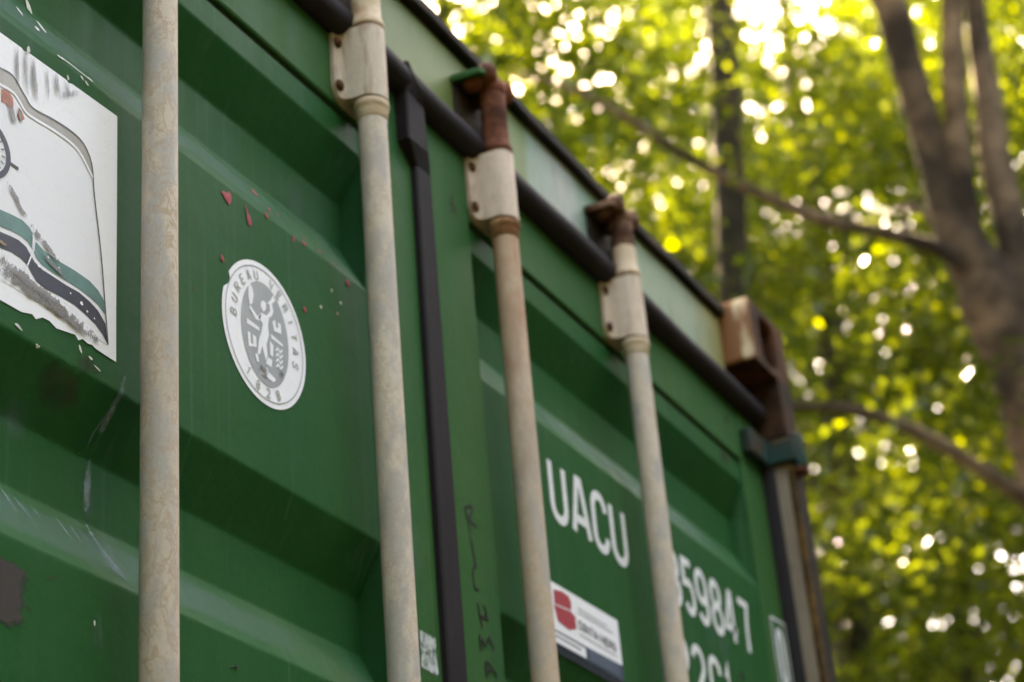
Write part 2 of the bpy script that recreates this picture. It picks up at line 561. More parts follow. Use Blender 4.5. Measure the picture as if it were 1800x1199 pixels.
rng = random.Random(4)
doors = {}
for sg, nm in ((-1, 'left'), (1, 'right')):
    d = door_sheet(sg).build('door', 'green_paint', root)
    d['label'] = '%s hand rear door of pressed green sheet' % nm
    doors[sg] = d
    a, b_ = sorted((sg * 0.004, sg * X_IN))
    m = MB(); m.box(a, b_ , -0.003, 0.045, Z_BOT, Z_DOOR)
    m.build('side_stile', 'green_rail', d, bevel=0.003)
    a, b_ = sorted((sg * X_OUT, sg * X_EDGE))
    m = MB(); m.box(a, b_, -0.003, 0.045, Z_BOT, Z_DOOR)
    m.build('side_stile', 'green_rail', d, bevel=0.003)
    a, b_ = sorted((sg * (X_IN + 0.0005), sg * (X_OUT - 0.0005)))
    m = MB(); m.box(a, b_, -0.0025, 0.045, 2.3315, Z_DOOR)
    m.build('top_rail', 'green_rail', d, bevel=0.004)
    m = MB(); m.box(a, b_, -0.0025, 0.045, Z_BOT, Z_BOT + 0.068)
    m.build('bottom_rail', 'green_rail', d, bevel=0.004)
    m = MB()                                     # weld groove below the top rail
    m.box(a, b_, 0.004, 0.02, 2.318, 2.336)
    m.build('weld_groove', 'groove', d)

def sealing_strip(pts_y, x0, x1):
    m = MB()
    m.extrude_x(pts_y, x0, x1)
    return m

# rubber seal under the header: a fat rounded lip
sec = [(0.002, 2.428)]
for k in range(13):
    a = -math.pi / 2 - math.pi * k / 12
    sec.append((-0.007 + 0.021 * math.cos(a), 2.4475 + 0.0215 * math.sin(a)))
sec.append((0.002, 2.467))
m = MB()
rows = []
for i in range(61):
    xx = -1.15 + 2.30 * i / 60
    wv = 0.0016 * math.sin(xx * 9.0) + 0.0012 * math.sin(xx * 23.0 + 1)
    rows.append([(xx, yy + (wv if yy < 0 else 0), zz + wv * 0.7) for yy, zz in sec])
m.grid(rows, 0, True)
m.build('header_seal', 'rubber', root, smooth=True)

# upright rubber seal between the doors, its folded top lapping over the header seal
m = MB()
L = [(-0.021, 0.15), (-0.021, 1.2), (-0.0205, 1.9), (-0.0175, 2.26), (-0.0165, 2.335), (-0.0300, 2.346), (-0.0465, 2.357), (-0.0472, 2.425), (-0.0510, 2.450), (-0.0550, 2.462)]
R_ = [(0.022, 0.15), (0.022, 1.2), (0.0225, 1.9), (0.0205, 2.26), (0.0200, 2.335), (0.0140, 2.346), (0.0040, 2.360), (-0.0030, 2.420), (-0.0150, 2.434), (-0.0460, 2.456)]
YF = [-0.012, -0.012, -0.012, -0.012, -0.012, -0.0155, -0.0200, -0.0215, -0.0290, -0.0295]
rows = []
for (lx, lz), (rx, rz), yf in zip(L, R_, YF):
    rows.append([(lx, 0.02, lz), (lx, yf + 0.002, lz), (lx + 0.003, yf, lz), ((lx + rx) / 2, yf - 0.0002, (lz + rz) / 2), (rx - 0.003, yf, rz), (rx, yf + 0.002, rz), (rx, 0.02, rz)])
m.grid(rows)
m.build('centre_seal', 'rubber', root)

# side seals along the posts
for sg in (-1, 1):
    m = MB()
    prof = [(sg * 1.1535, 0.03), (sg * 1.1535, -0.008), (sg * 1.1550, -0.020), (sg * 1.158, -0.025), (sg * 1.1615, -0.023), (sg * 1.1615, 0.03)]
    m.extrude_z(prof, 0.15, 2.40)
    m.build('side_seal', 'rubber', root, smooth=True)

# header beam with its overhanging top lip
m = MB()
m.box(-1.056, 1.056, 0.0, 0.10, 2.4675, 2.596)
hb = m.build('header_beam', 'header_paint', root, bevel=0.003)
m = MB()
rows = []
for i in range(41):
    xx = -1.056 + 2.112 * i / 40
    w_ = 0.0025 * math.sin(xx * 7 + 0.6) + 0.0012 * math.sin(xx * 31)
    rows.append([(xx, 0.10, 2.5965), (xx, -0.010 + w_ * 0.3, 2.5965 + w_), (xx, -0.0125, 2.600 + w_), (xx, -0.0120, 2.6140 + w_), (xx, 0.10, 2.6142)])
m.grid(rows, 0, True)
m.poly(rows[0]); m.poly(rows[-1])
m.build('header_lip', 'dark_lip', hb)

# posts: inner face painted tan, rusted front edge
for sg in (-1, 1):
    m = MB()
    a, b_ = sorted((sg * 1.162, sg * 1.219))
    m.box(a, b_, -0.055, 0.09, 0.15, 2.5055)
    o = m.build('corner_post', ['post_paint', 'dark_lip', 'rust'], root)
    for p in o.data.polygons:
        if p.normal.y < -0.5:
            p.material_index = 1
    # folded rusty edge along the front corner
    m = MB()
    a, b_ = sorted((sg * 1.1595, sg * 1.169))
    m.box(a, b_, -0.0575, -0.046, 0.16, 2.345)
    m.build('post_edge', 'edge_rust', o, bevel=0.002)
    # upper length of the post in dark rusty brown
    m = MB()
    a, b_ = sorted((sg * 1.1575, sg * 1.2185))
    m.box(a, b_, -0.0565, 0.03, 2.40, 2.505)
    m.build('post_head', 'dark_rust', o, bevel=0.002)

# corner castings: steel blocks with oval openings
def casting(sx, ytop, z0, name_parent):
    """local block: x 0..0.162 inwards->outwards, y 0..0.178, z 0..0.118"""
    m = MB()
    wx, wy, wz = 0.162, 0.178, 0.118
    N = 32
    def face_with_hole(corner, eu, ev, lu, lv, ru, rv, depth_dir, mi, flip=False):
        c = [corner, [a + b * lu for a, b in zip(corner, eu)], [a + b * lu + d * lv for a, b, d in zip(corner, eu, ev)], [a + d * lv for a, d in zip(corner, ev)]]
        outer, inner = [], []
        for k in range(N):
            th = 2 * math.pi * (k + 0.5) / N
            cu, cv = math.cos(th), math.sin(th)
            s = 1 / max(abs(cu) / (lu / 2), abs(cv) / (lv / 2))
            q = 4.0
            rr = 1 / ((abs(cu) / ru) ** q + (abs(cv) / rv) ** q) ** (1 / q)
            outer.append([corner[i] + eu[i] * (lu / 2 + cu * s) + ev[i] * (lv / 2 + cv * s) for i in range(3)])
            inner.append([corner[i] + eu[i] * (lu / 2 + cu * rr) + ev[i] * (lv / 2 + cv * rr) for i in range(3)])
        # insert the real corners by snapping the nearest outer points
        for cc in c:
            j = min(range(N), key=lambda k: sum((outer[k][i] - cc[i]) ** 2 for i in range(3)))
            outer[j] = list(cc)
        deep = [[p[i] + depth_dir[i] * 0.03 for i in range(3)] for p in inner]
        m.grid([outer, inner], mi, True)
        m.grid([inner, deep], 1, True)
        m.poly(deep, 2)
    face_with_hole([0, 0, 0], (1, 0, 0), (0, 0, 1), wx, wz, 0.035, 0.042, (0, 1, 0), 1)
    face_with_hole([wx, 0, 0], (0, 1, 0), (0, 0, 1), wy, wz, 0.042, 0.026, (-1, 0, 0), 1)
    face_with_hole([0, 0, wz], (1, 0, 0), (0, 1, 0), wx, wy, 0.032, 0.062, (0, 0, -1), 1)
    m.poly([(0, 0, 0), (0, wy, 0), (0, wy, wz), (0, 0, wz)], 0)
    m.poly([(0, 0, 0), (wx, 0, 0), (wx, wy, 0), (0, wy, 0)], 1)
    m.poly([(0, wy, 0), (wx, wy, 0), (wx, wy, wz), (0, wy, wz)], 1)
    m.v = [(sx * (1.057 + x_), ytop + y_, z0 + z_) for x_, y_, z_ in m.v]
    o = m.build('corner_casting', ['casting_cream', 'rust', 'inside'], name_parent, bevel=0.011, seg=4)
    return o

for sg in (-1, 1):
    c_ = casting(sg, -0.0555, 2.506, root)
    c_['label'] = 'rusty corner casting with oval opening'
    casting(sg, -0.0555, 0.033, root)

# hinges: strap on the door, knuckle, lug on the post
for sg in (-1, 1):
    for zc in (2.370, 1.55, 0.95, 0.33):
        m = MB()
        a, b_ = sorted((sg * 1.068, sg * 1.158))
        m.box(a, b_, -0.022, -0.0035, zc - 0.023, zc + 0.023)
        h = m.build('hinge', 'teal_paint', root, bevel=0.004)
        m = MB()
        m.lathe(sg * 1.1725, -0.0665, [(0.011, zc - 0.030), (0.012, zc - 0.027), (0.012, zc + 0.027), (0.011, zc + 0.030)], 20)
        a, b_ = sorted((sg * 1.152, sg * 1.178))
        m.box(a, b_, -0.0665, -0.016, zc - 0.019, zc + 0.019)
        m.build('hinge_knuckle', 'teal_paint', h, smooth=True, bevel=0.002)
        m = MB()
        a, b_ = sorted((sg * 1.178, sg * 1.2185))
        m.box(a, b_, -0.062, -0.0552, zc - 0.026, zc + 0.026)
        m.build('hinge_lug', 'teal_paint', h, bevel=0.003)
        m = MB()
        m.lathe(sg * 1.1725, -0.0665, [(0.010, zc - 0.042), (0.014, zc - 0.0395), (0.014, zc - 0.0305)], 16)
        m.build('hinge_pin', 'rust', h, smooth=True)

# walls, roof and sill of the body behind the doors
def corrugated_side(sx):
    m = MB()
    pr = []
    yy = 0.10
    while yy < 5.9:
        pr += [(sx * 1.205, yy), (sx * 1.205, yy + 0.07), (sx * 1.172, yy + 0.138), (sx * 1.172, yy + 0.21)]
        yy += 0.278
    m.grid([[(x_, y_, 0.19) for x_, y_ in pr], [(x_, y_, 2.56) for x_, y_ in pr]])
    return m
for sg in (-1, 1):
    w_ = corrugated_side(sg).build('side_wall', 'green_paint', root)
    m = MB(); a, b_ = sorted((sg * 1.15, sg * 1.215)); m.box(a, b_, 0.124, 5.95, 2.56, 2.612)
    m.build('top_side_rail', 'green_rail', root, bevel=0.003)
    m = MB(); m.box(a, b_, 0.124, 5.95, 0.04, 0.19)
    m.build('bottom_side_rail', 'green_rail', root, bevel=0.003)
m = MB()
pr = [(yy_, 2.600 + (0.012 if k % 4 in (1, 2) else 0.0)) for k, yy_ in enumerate(np.linspace(0.105, 5.95, 85))]
m.grid([[(-1.149, y_, z_) for y_, z_ in pr], [(1.149, y_, z_) for y_, z_ in pr]])
m.build('roof', 'green_paint', root)
m = MB(); m.box(-1.149, 1.149, 5.90, 5.95, 0.1, 2.59); m.build('front_wall', 'green_paint', root)
m = MB(); m.box(-1.149, 1.149, 0.06, 5.89, 0.13, 0.16); m.build('floor', 'brown_primer', root)
m = MB(); m.box(-1.056, 1.056, -0.03, 0.12, 0.05, 0.145); m.build('rear_sill', 'green_rail', root, bevel=0.004)

# ------------------------------------------------------------------ locking bars
YB = 0.0366
RR = 0.0168
def bracket_mesh(cx, z0, z1, rot_bottom=0.020, cut_top=0.003):
    """housing pressed over the rod with a flange either side"""
    HW = 0.0330
    sec = [(-HW, -0.0085), (-0.0285, -0.0092), (-0.0250, -0.0108), (-0.0222, -0.0150), (-0.0206, -0.0230)]
    for k in range(15):
        a = math.pi * (166 - 152 * k / 14) / 180
        sec.append((0.0200 * math.cos(a), -0.0368 - 0.0200 * math.sin(a)))
    sec += [(-x_, y_) for x_, y_ in reversed(sec[:5])]
    m = MB()
    nz = 9
    rows = []
    for i in range(nz):
        u = i / (nz - 1)
        row = []
        for x_, y_ in sec:
            over = max(0.0, (abs(x_) - (HW - rot_bottom)) / rot_bottom)
            zb = z0 + rot_bottom * (1 - math.sqrt(max(0, 1 - over * over)))
            zt = z1 - (cut_top * over)
            row.append((cx + x_, y_, zb + (zt - zb) * u))
        rows.append(row)
    m.grid(rows)
    # rim back to the door
    rim = [rows[0][j] for j in range(len(sec))] + [rows[i][-1] for i in range(1, nz)] + [rows[-1][j] for j in range(len(sec) - 2, -1, -1)] + [rows[i][0] for i in range(nz - 2, 0, -1)]
    back = [(p[0], -0.0032 if abs(p[0] - cx) > 0.024 else max(p[1], -0.0032 - 0.028), p[2]) for p in rim]
    back = [(p[0], -0.0032, p[2]) for p in rim]
    m.grid([rim, back], 0, True)
    return m

def cam_head(cx, z0, seed):
    """forged cam: neck, block, two claws that hook round the keeper"""
    m = MB()
    m.lathe(cx, -YB, [(0.0175, z0), (0.0185, z0 + 0.010), (0.0165, z0 + 0.026), (0.018, z0 + 0.040), (0.0155, z0 + 0.046)], 22)
    zc = z0 + 0.048
    def lump(dx, dy, dz, rx, ry, rz):
        rows = []
        for i in range(1, 8):
            ph = math.pi * i / 8
            rows.append([(cx + dx + rx * math.sin(ph) * math.cos(2 * math.pi * k / 14) * (1 + 0.10 * math.sin(3 * k + seed)),
                          -YB + dy + ry * math.sin(ph) * math.sin(2 * math.pi * k / 14),
                          zc + dz + rz * math.cos(ph)) for k in range(14)])
        m.grid(rows, 0, True)
        m.poly(rows[0]); m.poly(list(reversed(rows[-1])))
    lump(0.0, 0.0, 0.004, 0.020, 0.020, 0.020)
    lump(0.022, -0.008, 0.010, 0.014, 0.013, 0.018)
    lump(-0.020, -0.004, 0.018, 0.016, 0.015, 0.017)
    lump(-0.004, 0.006, 0.030, 0.013, 0.014, 0.014)
    lump(0.012, 0.016, 0.002, 0.012, 0.018, 0.013)
    lump(-0.028, 0.014, 0.004, 0.012, 0.016, 0.012)
    return m

def keeper(cx, mat, seed):
    """welded hook plate on the header that the cam turns behind"""
    m = MB()
    m.box(cx - 0.046, cx + 0.044, -0.005, -0.0005, 2.470, 2.546, 1)
    rows = []
    for k in range(7):                              # curved hood over the cam
        u = k / 6
        xx = cx - 0.050 + 0.072 * u
        zz = 2.5385 + 0.010 * math.sin(u * 2.4)
        rows.append([(xx, -0.0005, zz), (xx, -0.046, zz - 0.002), (xx, -0.046, zz + 0.008), (xx, -0.0005, zz + 0.012)])
    m.grid(rows, 0, True)
    m.poly(rows[0]); m.poly(rows[-1])
    m.box(cx + 0.034, cx + 0.044, -0.030, -0.005, 2.478, 2.520, 1)
    return m.build('cam_keeper', [mat, 'dark_lip'], hb, bevel=0.003)

BARS = [(-0.567, 'rod_near', 'bracket_paint', 'collar_paint', 'rust_red', 'rust'),
        (-0.1633, 'rod_second', 'bracket_paint', 'collar_paint', 'rust_pink', 'rust'),
        (0.1633, 'rod_rusty', 'bracket_pale', 'collar_rust', 'rust_red', 'green_rail'),
        (0.567, 'rod_pink', 'bracket_pale', 'collar_paint', 'rust_pink', 'rust_pink')]
ZB0, ZB1 = 2.3325, 2.4335
labels = ['mottled grey and tan bar on the left door, nearest the camera', 'pale bar beside the middle seal', 'rust tinted bar right of the middle seal', 'pale bar beside the painted number']
for i, (cx, rod, br, col_, camm, kp) in enumerate(BARS):
    m = MB()
    m.lathe(cx, -YB, [(RR, 0.16)] + [(RR, 0.16 + 2.20 * k / 30) for k in range(1, 31)] + [(RR, 2.45)], 40)
    rb = m.build('locking_bar', rod, root, smooth=True)
    rb['label'] = labels[i]
    for (z0, z1, top) in ((ZB0, ZB1, True), (0.215, 0.316, False)):
        bracket_mesh(cx, z0, z1).build('bearing_bracket', br, rb, smooth=True)
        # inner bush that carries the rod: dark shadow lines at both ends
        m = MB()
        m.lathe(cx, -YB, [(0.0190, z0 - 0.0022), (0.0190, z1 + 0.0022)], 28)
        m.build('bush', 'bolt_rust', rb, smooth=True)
        for sx_ in (-1, 1):
            for zz in (z0 + 0.0205, z1 - 0.0195):
                m = MB()
                yy = -0.0098
                q = [[(cx + sx_ * 0.0258 + r_ * math.cos(2 * math.pi * k / 12), yy - d_, zz + r_ * math.sin(2 * math.pi * k / 12)) for k in range(12)]
                     for r_, d_ in ((0.0078, 0.0), (0.0075, 0.0024), (0.0060, 0.0042), (0.003, 0.0050))]
                m.grid(q, 0, True); m.poly(q[-1])
                m.build('bolt', 'bolt_rust', rb, smooth=True)
        m = MB()
        m.lathe(cx, -YB, [(0.0170, z0 - 0.0265), (0.0180, z0 - 0.0252), (0.0186, z0 - 0.0150), (0.0191, z0 - 0.0128), (0.0206, z0 - 0.0105), (0.0211, z0 - 0.0070), (0.0205, z0 - 0.0030), (0.0192, z0 - 0.0022)], 30)
        m.build('collar', col_, rb, smooth=True)
        m = MB()
        m.lathe(cx, -YB, [(0.0194, z1 + 0.0024), (0.0206, z1 + 0.0040), (0.0206, z1 + 0.0080), (0.0190, z1 + 0.0150), (0.0174, z1 + 0.0190), (0.0174, z1 + 0.032)], 30)
        m.build('collar', col_ if i != 2 else 'rust_red', rb, smooth=True)
    m = MB()
    m.lathe(cx, -YB, [(0.0174, 2.4655), (0.0174, 2.487)], 28)
    m.build('rod_neck', col_ if i != 2 else 'rust_red', rb, smooth=True)
    cm = cam_head(cx, 2.4865, i * 2.1).build('cam_head', camm, rb, smooth=True)
    keeper(cx, kp, i)

# ------------------------------------------------------------------ painted letters (single stroke, mitred ribbons)
def arc(cx, cy, rx, ry, a0, a1, n=9):
    return [(cx + rx * math.cos(RAD(a0 + (a1 - a0) * k / n)), cy + ry * math.sin(RAD(a0 + (a1 - a0) * k / n))) for k in range(n + 1)]
G = {
    'U': [[(0, 1)] + arc(.5, .26, .5, .26, 180, 360) + [(1, 1)]],
    'A': [[(0, 0), (.40, 1), (.60, 1), (1, 0)], [(.16, .27), (.84, .27)]],
    'C': [arc(.5, .74, .5, .26, 0, 180) + arc(.5, .26, .5, .26, 180, 360)],
    '3': [arc(.5, .76, .46, .24, 160, -90) + [(.42, .52)], [(.42, .515)] + arc(.5, .26, .5, .26, 90, -160)],
    '5': [[(.95, 1), (.1, 1), (.05, .56)] + arc(.5, .30, .48, .30, 120, -150)],
    '9': [arc(.5, .70, .5, .30, 0, 360, 16), [(1, .70), (1, .28)] + arc(.5, .26, .5, .26, 0, -150)],
    '8': [arc(.5, .76, .44, .24, -90, 270, 16), arc(.5, .26, .5, .26, 90, 450, 16)],
    '4': [[(.72, 0), (.72, 1), (.55, 1), (0, .26), (1.02, .26)]],
    '7': [[(0, 1), (1, 1), (.78, .55), (.70, 0)]],
    '2': [arc(.5, .72, .5, .28, 165, -25) + [(0, 0), (1, 0)]],
    'G': [arc(.5, .74, .5, .26, 0, 180) + arc(.5, .26, .5, .26, 180, 360) + [(1, .46), (.55, .46)]],
    '1': [[(.15, .78), (.55, 1), (.55, 0)]],
    '0': [arc(.5, .72, .5, .28, 0, 180) + arc(.5, .28, .5, .28, 180, 360) + [(1, .72)]],
    'B': [[(.5, .52), (.06, .52), (.06, 1)] + arc(.5, .76, .42, .24, 90, -90), [(.06, .52), (.06, 0)] + arc(.5, .26, .48, .26, -90, 90)],
    'R': [[(0, 0), (0, 1)] + arc(.5, .76, .46, .24, 90, -90) + [(.02, .52)], [(.45, .50), (1, 0)]],
    'E': [[(.95, 1), (.04, 1), (.04, 0), (.95, 0)], [(.1, .52), (.8, .52)]],
    'V': [[(0, 1), (.5, 0), (1, 1)]],
    'I': [[(.5, 0), (.5, 1)]],
    'T': [[(0, 1), (1, 1)], [(.5, .96), (.5, 0)]],
    'S': [arc(.5, .75, .46, .25, 15, 270) + arc(.5, .25, .48, .25, 90, -165)],
    'O': [arc(.5, .5, .5, .5, 0, 360, 20)],
    'N': [[(0, 0), (0, 1), (1, 0), (1, 1)]],
    'H': [[(0, 0), (0, 1)], [(1, 0), (1, 1)], [(0, .5), (1, .5)]],
    'M': [[(0, 0), (.05, 1), (.5, .4), (.95, 1), (1, 0)]],
}

def ribbon(m, pts, w, place, y0, mi=0):
    """flat stroke of width w along 2D pts, mitred; place maps (x, z) -> (x, z) in metres"""
    P = [Vector(p) for p in pts]
    closed = (P[0] - P[-1]).length < 1e-6 and len(P) > 3
    L_, R2 = [], []
    n = len(P)
    for i, p in enumerate(P):
        if closed:
            a, b = P[(i - 1) % (n - 1)], P[(i + 1) % (n - 1)]
        else:
            a, b = P[max(i - 1, 0)], P[min(i + 1, n - 1)]
        d1 = (p - a).normalized() if (p - a).length > 1e-9 else (b - p).normalized()
        d2 = (b - p).normalized() if (b - p).length > 1e-9 else d1
        t_ = (d1 + d2)
        t_ = t_.normalized() if t_.length > 1e-6 else d1
        nn = Vector((-t_.y, t_.x))
        k = 1 / max(0.45, nn.dot(Vector((-d1.y, d1.x))))
        L_.append(p + nn * w / 2 * k)
        R2.append(p - nn * w / 2 * k)
    rows = [[(*place(q),) for q in L_], [(*place(q),) for q in R2]]
    m.grid([[(q[0], y0, q[1]) for q in rows[0]], [(q[0], y0, q[1]) for q in rows[1]]], mi)

def glyph(m, ch, x0, z0, w, h, sw, y0, mi=0, rot=0.0, piv=None):
    """strokes of one character inside the box (x0, z0, w, h)"""
    for s, st in enumerate(G[ch]):
        pts = [(x0 + sw / 2 + px * (w - sw), z0 + sw / 2 + pz * (h - sw)) for px, pz in st]
        def place(q):
            if rot == 0:
                return (q[0], q[1])
            c_, s_ = math.cos(rot), math.sin(rot)
            dx, dz = q[0] - piv[0], q[1] - piv[1]
            return (piv[0] + dx * c_ - dz * s_, piv[1] + dx * s_ + dz * c_)
        ribbon(m, pts, sw, place, y0 - 0.00012 * s, mi)

def painted(text, boxes, z0, h, sw, kind):
    for ch, (xa, xb) in zip(text, boxes):
        m = MB()
        glyph(m, ch, xa, z0, xb - xa, h, sw, -0.0009)
        m.build(kind, 'paint_white', doors[1], fix=False)

painted('UACU', [(0.302, 0.354), (0.3625, 0.4225), (0.428, 0.479), (0.4855, 0.538)], 1.9745, 0.091, 0.0125, 'painted_letter')
painted('359847', [(0.671, 0.721), (0.7265, 0.773), (0.777, 0.824), (0.832, 0.880), (0.886, 0.936), (0.945, 0.992)], 1.9705, 0.091, 0.0120, 'painted_digit')
painted('22G1', [(0.668, 0.716), (0.726, 0.776), (0.789, 0.839), (0.850, 0.880)], 1.838, 0.091, 0.0120, 'painted_digit')
m = MB()
glyph(m, '0', 1.099, 1.955, 0.038, 0.100, 0.0135, -0.0042)
m.build('check_digit', 'paint_white', doors[1], fix=False)
m = MB()
bx = [(1.086, 2.066), (1.150, 2.070), (1.150, 1.944), (1.086, 1.940), (1.086, 2.066)]
for (a, b2) in zip(bx[:-1], bx[1:]):
    ribbon(m, [a, b2], 0.0042, lambda q: (q[0], q[1]), -0.0040 - 0.0001 * bx.index(a))
m.build('check_digit_box', 'paint_white', doors[1], fix=False)

# ------------------------------------------------------------------ stickers
def flat(m, pts, y, mi):
    m.poly([(x_, y, z_) for x_, z_ in pts], mi)

# 1 large peeling picture sticker, left of the near bar
m = MB()
rgn = random.Random(3)
edge = [(-1.02, 2.086), (-0.90, 2.0868), (-0.7498, 2.0873), (-0.722, 2.0878), (-0.719, 2.0862), (-0.714, 2.0882), (-0.66, 2.0893), (-0.657, 2.0876), (-0.652, 2.0896), (-0.5855, 2.0911),
        (-0.584, 1.98), (-0.5832, 1.88), (-0.5823, 1.8305), (-0.600, 1.8312), (-0.6105, 1.8318), (-0.616, 1.8335), (-0.6215, 1.8322), (-0.629, 1.8338), (-0.6345, 1.830), (-0.639, 1.8335),
        (-0.652, 1.8312), (-0.664, 1.829), (-0.6735, 1.8322), (-0.682, 1.8316), (-0.6905, 1.8262), (-0.6955, 1.8288), (-0.709, 1.8250), (-0.7348, 1.8246), (-0.86, 1.824), (-1.02, 1.823)]
Y0 = -0.0007
flat(m, edge, Y0, 0)
stem = catmull([(-0.7477, 2.0497), (-0.7322, 2.051), (-0.7159, 2.0392), (-0.7045, 2.0325), (-0.6758, 2.036), (-0.6498, 2.0368), (-0.6345, 2.0330), (-0.6247, 2.0222), (-0.6205, 2.0086), (-0.618, 1.987), (-0.607, 1.9306), (-0.5993, 1.874), (-0.5950, 1.8424)], 4)
low = catmull([(-0.7467, 2.0327), (-0.7297, 2.0337), (-0.7151, 2.0239), (-0.7042, 2.0225), (-0.6754, 2.0248), (-0.6494, 2.0240), (-0.636, 2.0180), (-0.6262, 2.0090), (-0.6205, 2.0040)], 4)
# hull area a shade greyer than the sheet
hull = [(-0.86, 2.047)] + stem + [(-0.72, 1.8430), (-0.86, 1.8430)]
flat(m, hull, Y0 - 0.0003, 1)
up_ = stem[:int(len(stem) * 0.69)]
flat(m, [(-0.86, 2.047)] + up_ + list(reversed(low)) + [(-0.86, 2.030)], Y0 - 0.0006, 2)
ribbon(m, [(-0.86, 2.047)] + stem, 0.0016, lambda q: (q[0], q[1]), Y0 - 0.0009, 3)
ribbon(m, [(-0.86, 2.030)] + low, 0.0030, lambda q: (q[0], q[1]), Y0 - 0.0009, 0)
teal1 = [(-0.86, 1.904), (-0.7396, 1.9092), (-0.7286, 1.9111), (-0.7136, 1.9127), (-0.7039, 1.9102), (-0.6983, 1.9056), (-0.6998, 1.8909), (-0.7051, 1.8949), (-0.7128, 1.8963), (-0.724, 1.8959), (-0.7387, 1.893), (-0.86, 1.888)]
teal2 = [(-0.6948, 1.8999), (-0.684, 1.8963), (-0.6644, 1.8953), (-0.6425, 1.896), (-0.6221, 1.895), (-0.6097, 1.891), (-0.6012, 1.8843), (-0.5984, 1.8706), (-0.6093, 1.8762), (-0.6217, 1.8788), (-0.6359, 1.8805), (-0.652, 1.8805), (-0.6717, 1.8801), (-0.6853, 1.8811), (-0.6932, 1.8846), (-0.6968, 1.8887)]
navy = [(-0.86, 1.884), (-0.7384, 1.8881), (-0.7274, 1.8899), (-0.7162, 1.891), (-0.7067, 1.8891), (-0.7008, 1.8839), (-0.6948, 1.8795), (-0.6851, 1.8768), (-0.6715, 1.8766), (-0.6518, 1.8761), (-0.6358, 1.8768), (-0.6215, 1.8744), (-0.6091, 1.8703), (-0.5986, 1.8616), (-0.595, 1.8424),
        (-0.6024, 1.8495), (-0.6128, 1.8553), (-0.6252, 1.8587), (-0.6413, 1.8618), (-0.6611, 1.8616), (-0.6805, 1.86), (-0.6921, 1.8619), (-0.699, 1.8674), (-0.704, 1.8722), (-0.7135, 1.8749), (-0.7248, 1.8753), (-0.7375, 1.8728), (-0.86, 1.868)]
flat(m, teal1, Y0 - 0.0006, 4)
flat(m, teal2, Y0 - 0.0006, 4)
flat(m, navy, Y0 - 0.0006, 5)
flat(m, [(-0.7465, 2.0285), (-0.742, 2.0311), (-0.7358, 2.0315), (-0.731, 2.028), (-0.7299, 2.0224), (-0.7304, 2.0165), (-0.7279, 2.0141), (-0.7365, 2.0161), (-0.7412, 2.0172), (-0.7457, 2.0158)], Y0 - 0.0006, 6)
flat(m, [(-0.7232, 2.023), (-0.7189, 2.0211), (-0.7147, 2.0153), (-0.7214, 2.0091), (-0.7247, 2.0128)], Y0 - 0.0006, 6)
ribbon(m, arc(-0.7597, 1.9625, 0.0262, 0.0262, 0, 360, 40), 0.0055, lambda q: (q[0], q[1]), Y0 - 0.0009, 5)
ribbon(m, [(-0.733, 1.9608), (-0.7275, 1.9604), (-0.7205, 1.9604)], 0.0028, lambda q: (q[0], q[1]), Y0 - 0.0010, 5)
for k in range(7):
    th = RAD(-60 + k * 20)
    ribbon(m, [(-0.7597 + 0.0175 * math.cos(th), 1.9625 + 0.0175 * math.sin(th)), (-0.7597 + 0.0215 * math.cos(th), 1.9625 + 0.0215 * math.sin(th))], 0.0014, lambda q: (q[0], q[1]), Y0 - 0.0010, 3)
# chips where the print flaked away
for cx, cz, r in ((-0.6790, 1.8920, 0.0016), (-0.6905, 1.8775, 0.0014), (-0.6330, 1.8668, 0.0020), (-0.6640, 1.8880, 0.0012), (-0.6250, 1.8625, 0.0012), (-0.6480, 1.8705, 0.0010), (-0.6150, 1.8600, 0.0010)):
    flat(m, [(cx + r * rgn.uniform(.6, 1.3) * math.cos(a), cz + r * rgn.uniform(.6, 1.3) * math.sin(a)) for a in np.linspace(0, 5.6, 7)], Y0 - 0.0012, 0)
flat(m, [(-0.745, 1.8790), (-0.737, 1.8800), (-0.731, 1.8785), (-0.735, 1.8765), (-0.745, 1.8770)], Y0 - 0.0012, 7)
ribbon(m, [(-0.6993, 1.9045), (-0.6975, 1.8905), (-0.7000, 1.8840), (-0.7048, 1.8720), (-0.7070, 1.8620)], 0.0016, lambda q: (q[0], q[1]), Y0 - 0.0013, 0)
s1 = m.build('picture_sticker', ['stk_white', 'stk_hull', 'stk_taupe', 'stk_line', 'stk_teal', 'stk_navy', 'stk_red', 'ochre_chip'], doors[-1], fix=False)
s1['label'] = 'peeling white picture sticker with teal and navy wave stripes'

# 2 round inspection sticker
m = MB()
CX, CZ = -0.3436, 1.9618
def el(rx, rz, n=64):
    return [(CX + rx * math.cos(2 * math.pi * k / n), CZ + rz * math.sin(2 * math.pi * k / n)) for k in range(n)]
outer = el(0.0748, 0.0800)
for k in (27, 28):                                  # nick torn out of the rim
    outer[k] = (outer[k][0] + 0.006, outer[k][1])
flat(m, outer, -0.0007, 0)
ring = el(0.0690, 0.0738) ; ring.append(ring[0])
ribbon(m, ring, 0.0014, lambda q: (q[0], q[1]), -0.0011, 1)
flat(m, el(0.0425, 0.0585), -0.0010, 1)
def around(text, a0, a1, rx, rz, h, w, inward=False):
    n = len(text)
    for k, ch in enumerate(text):
        if ch == ' ':
            continue
        a = RAD(a0 + (a1 - a0) * k / (n - 1))
        px, pz = CX + rx * math.cos(a), CZ + rz * math.sin(a)
        rot = a - math.pi / 2 if not inward else a + math.pi / 2
        glyph(m, ch, px - w / 2, pz - h / 2, w, h, 0.0020, -0.0012, 2, rot, (px, pz))
around('BUREAU VERITAS', 178, -12, 0.0555, 0.0648, 0.0118, 0.0082)
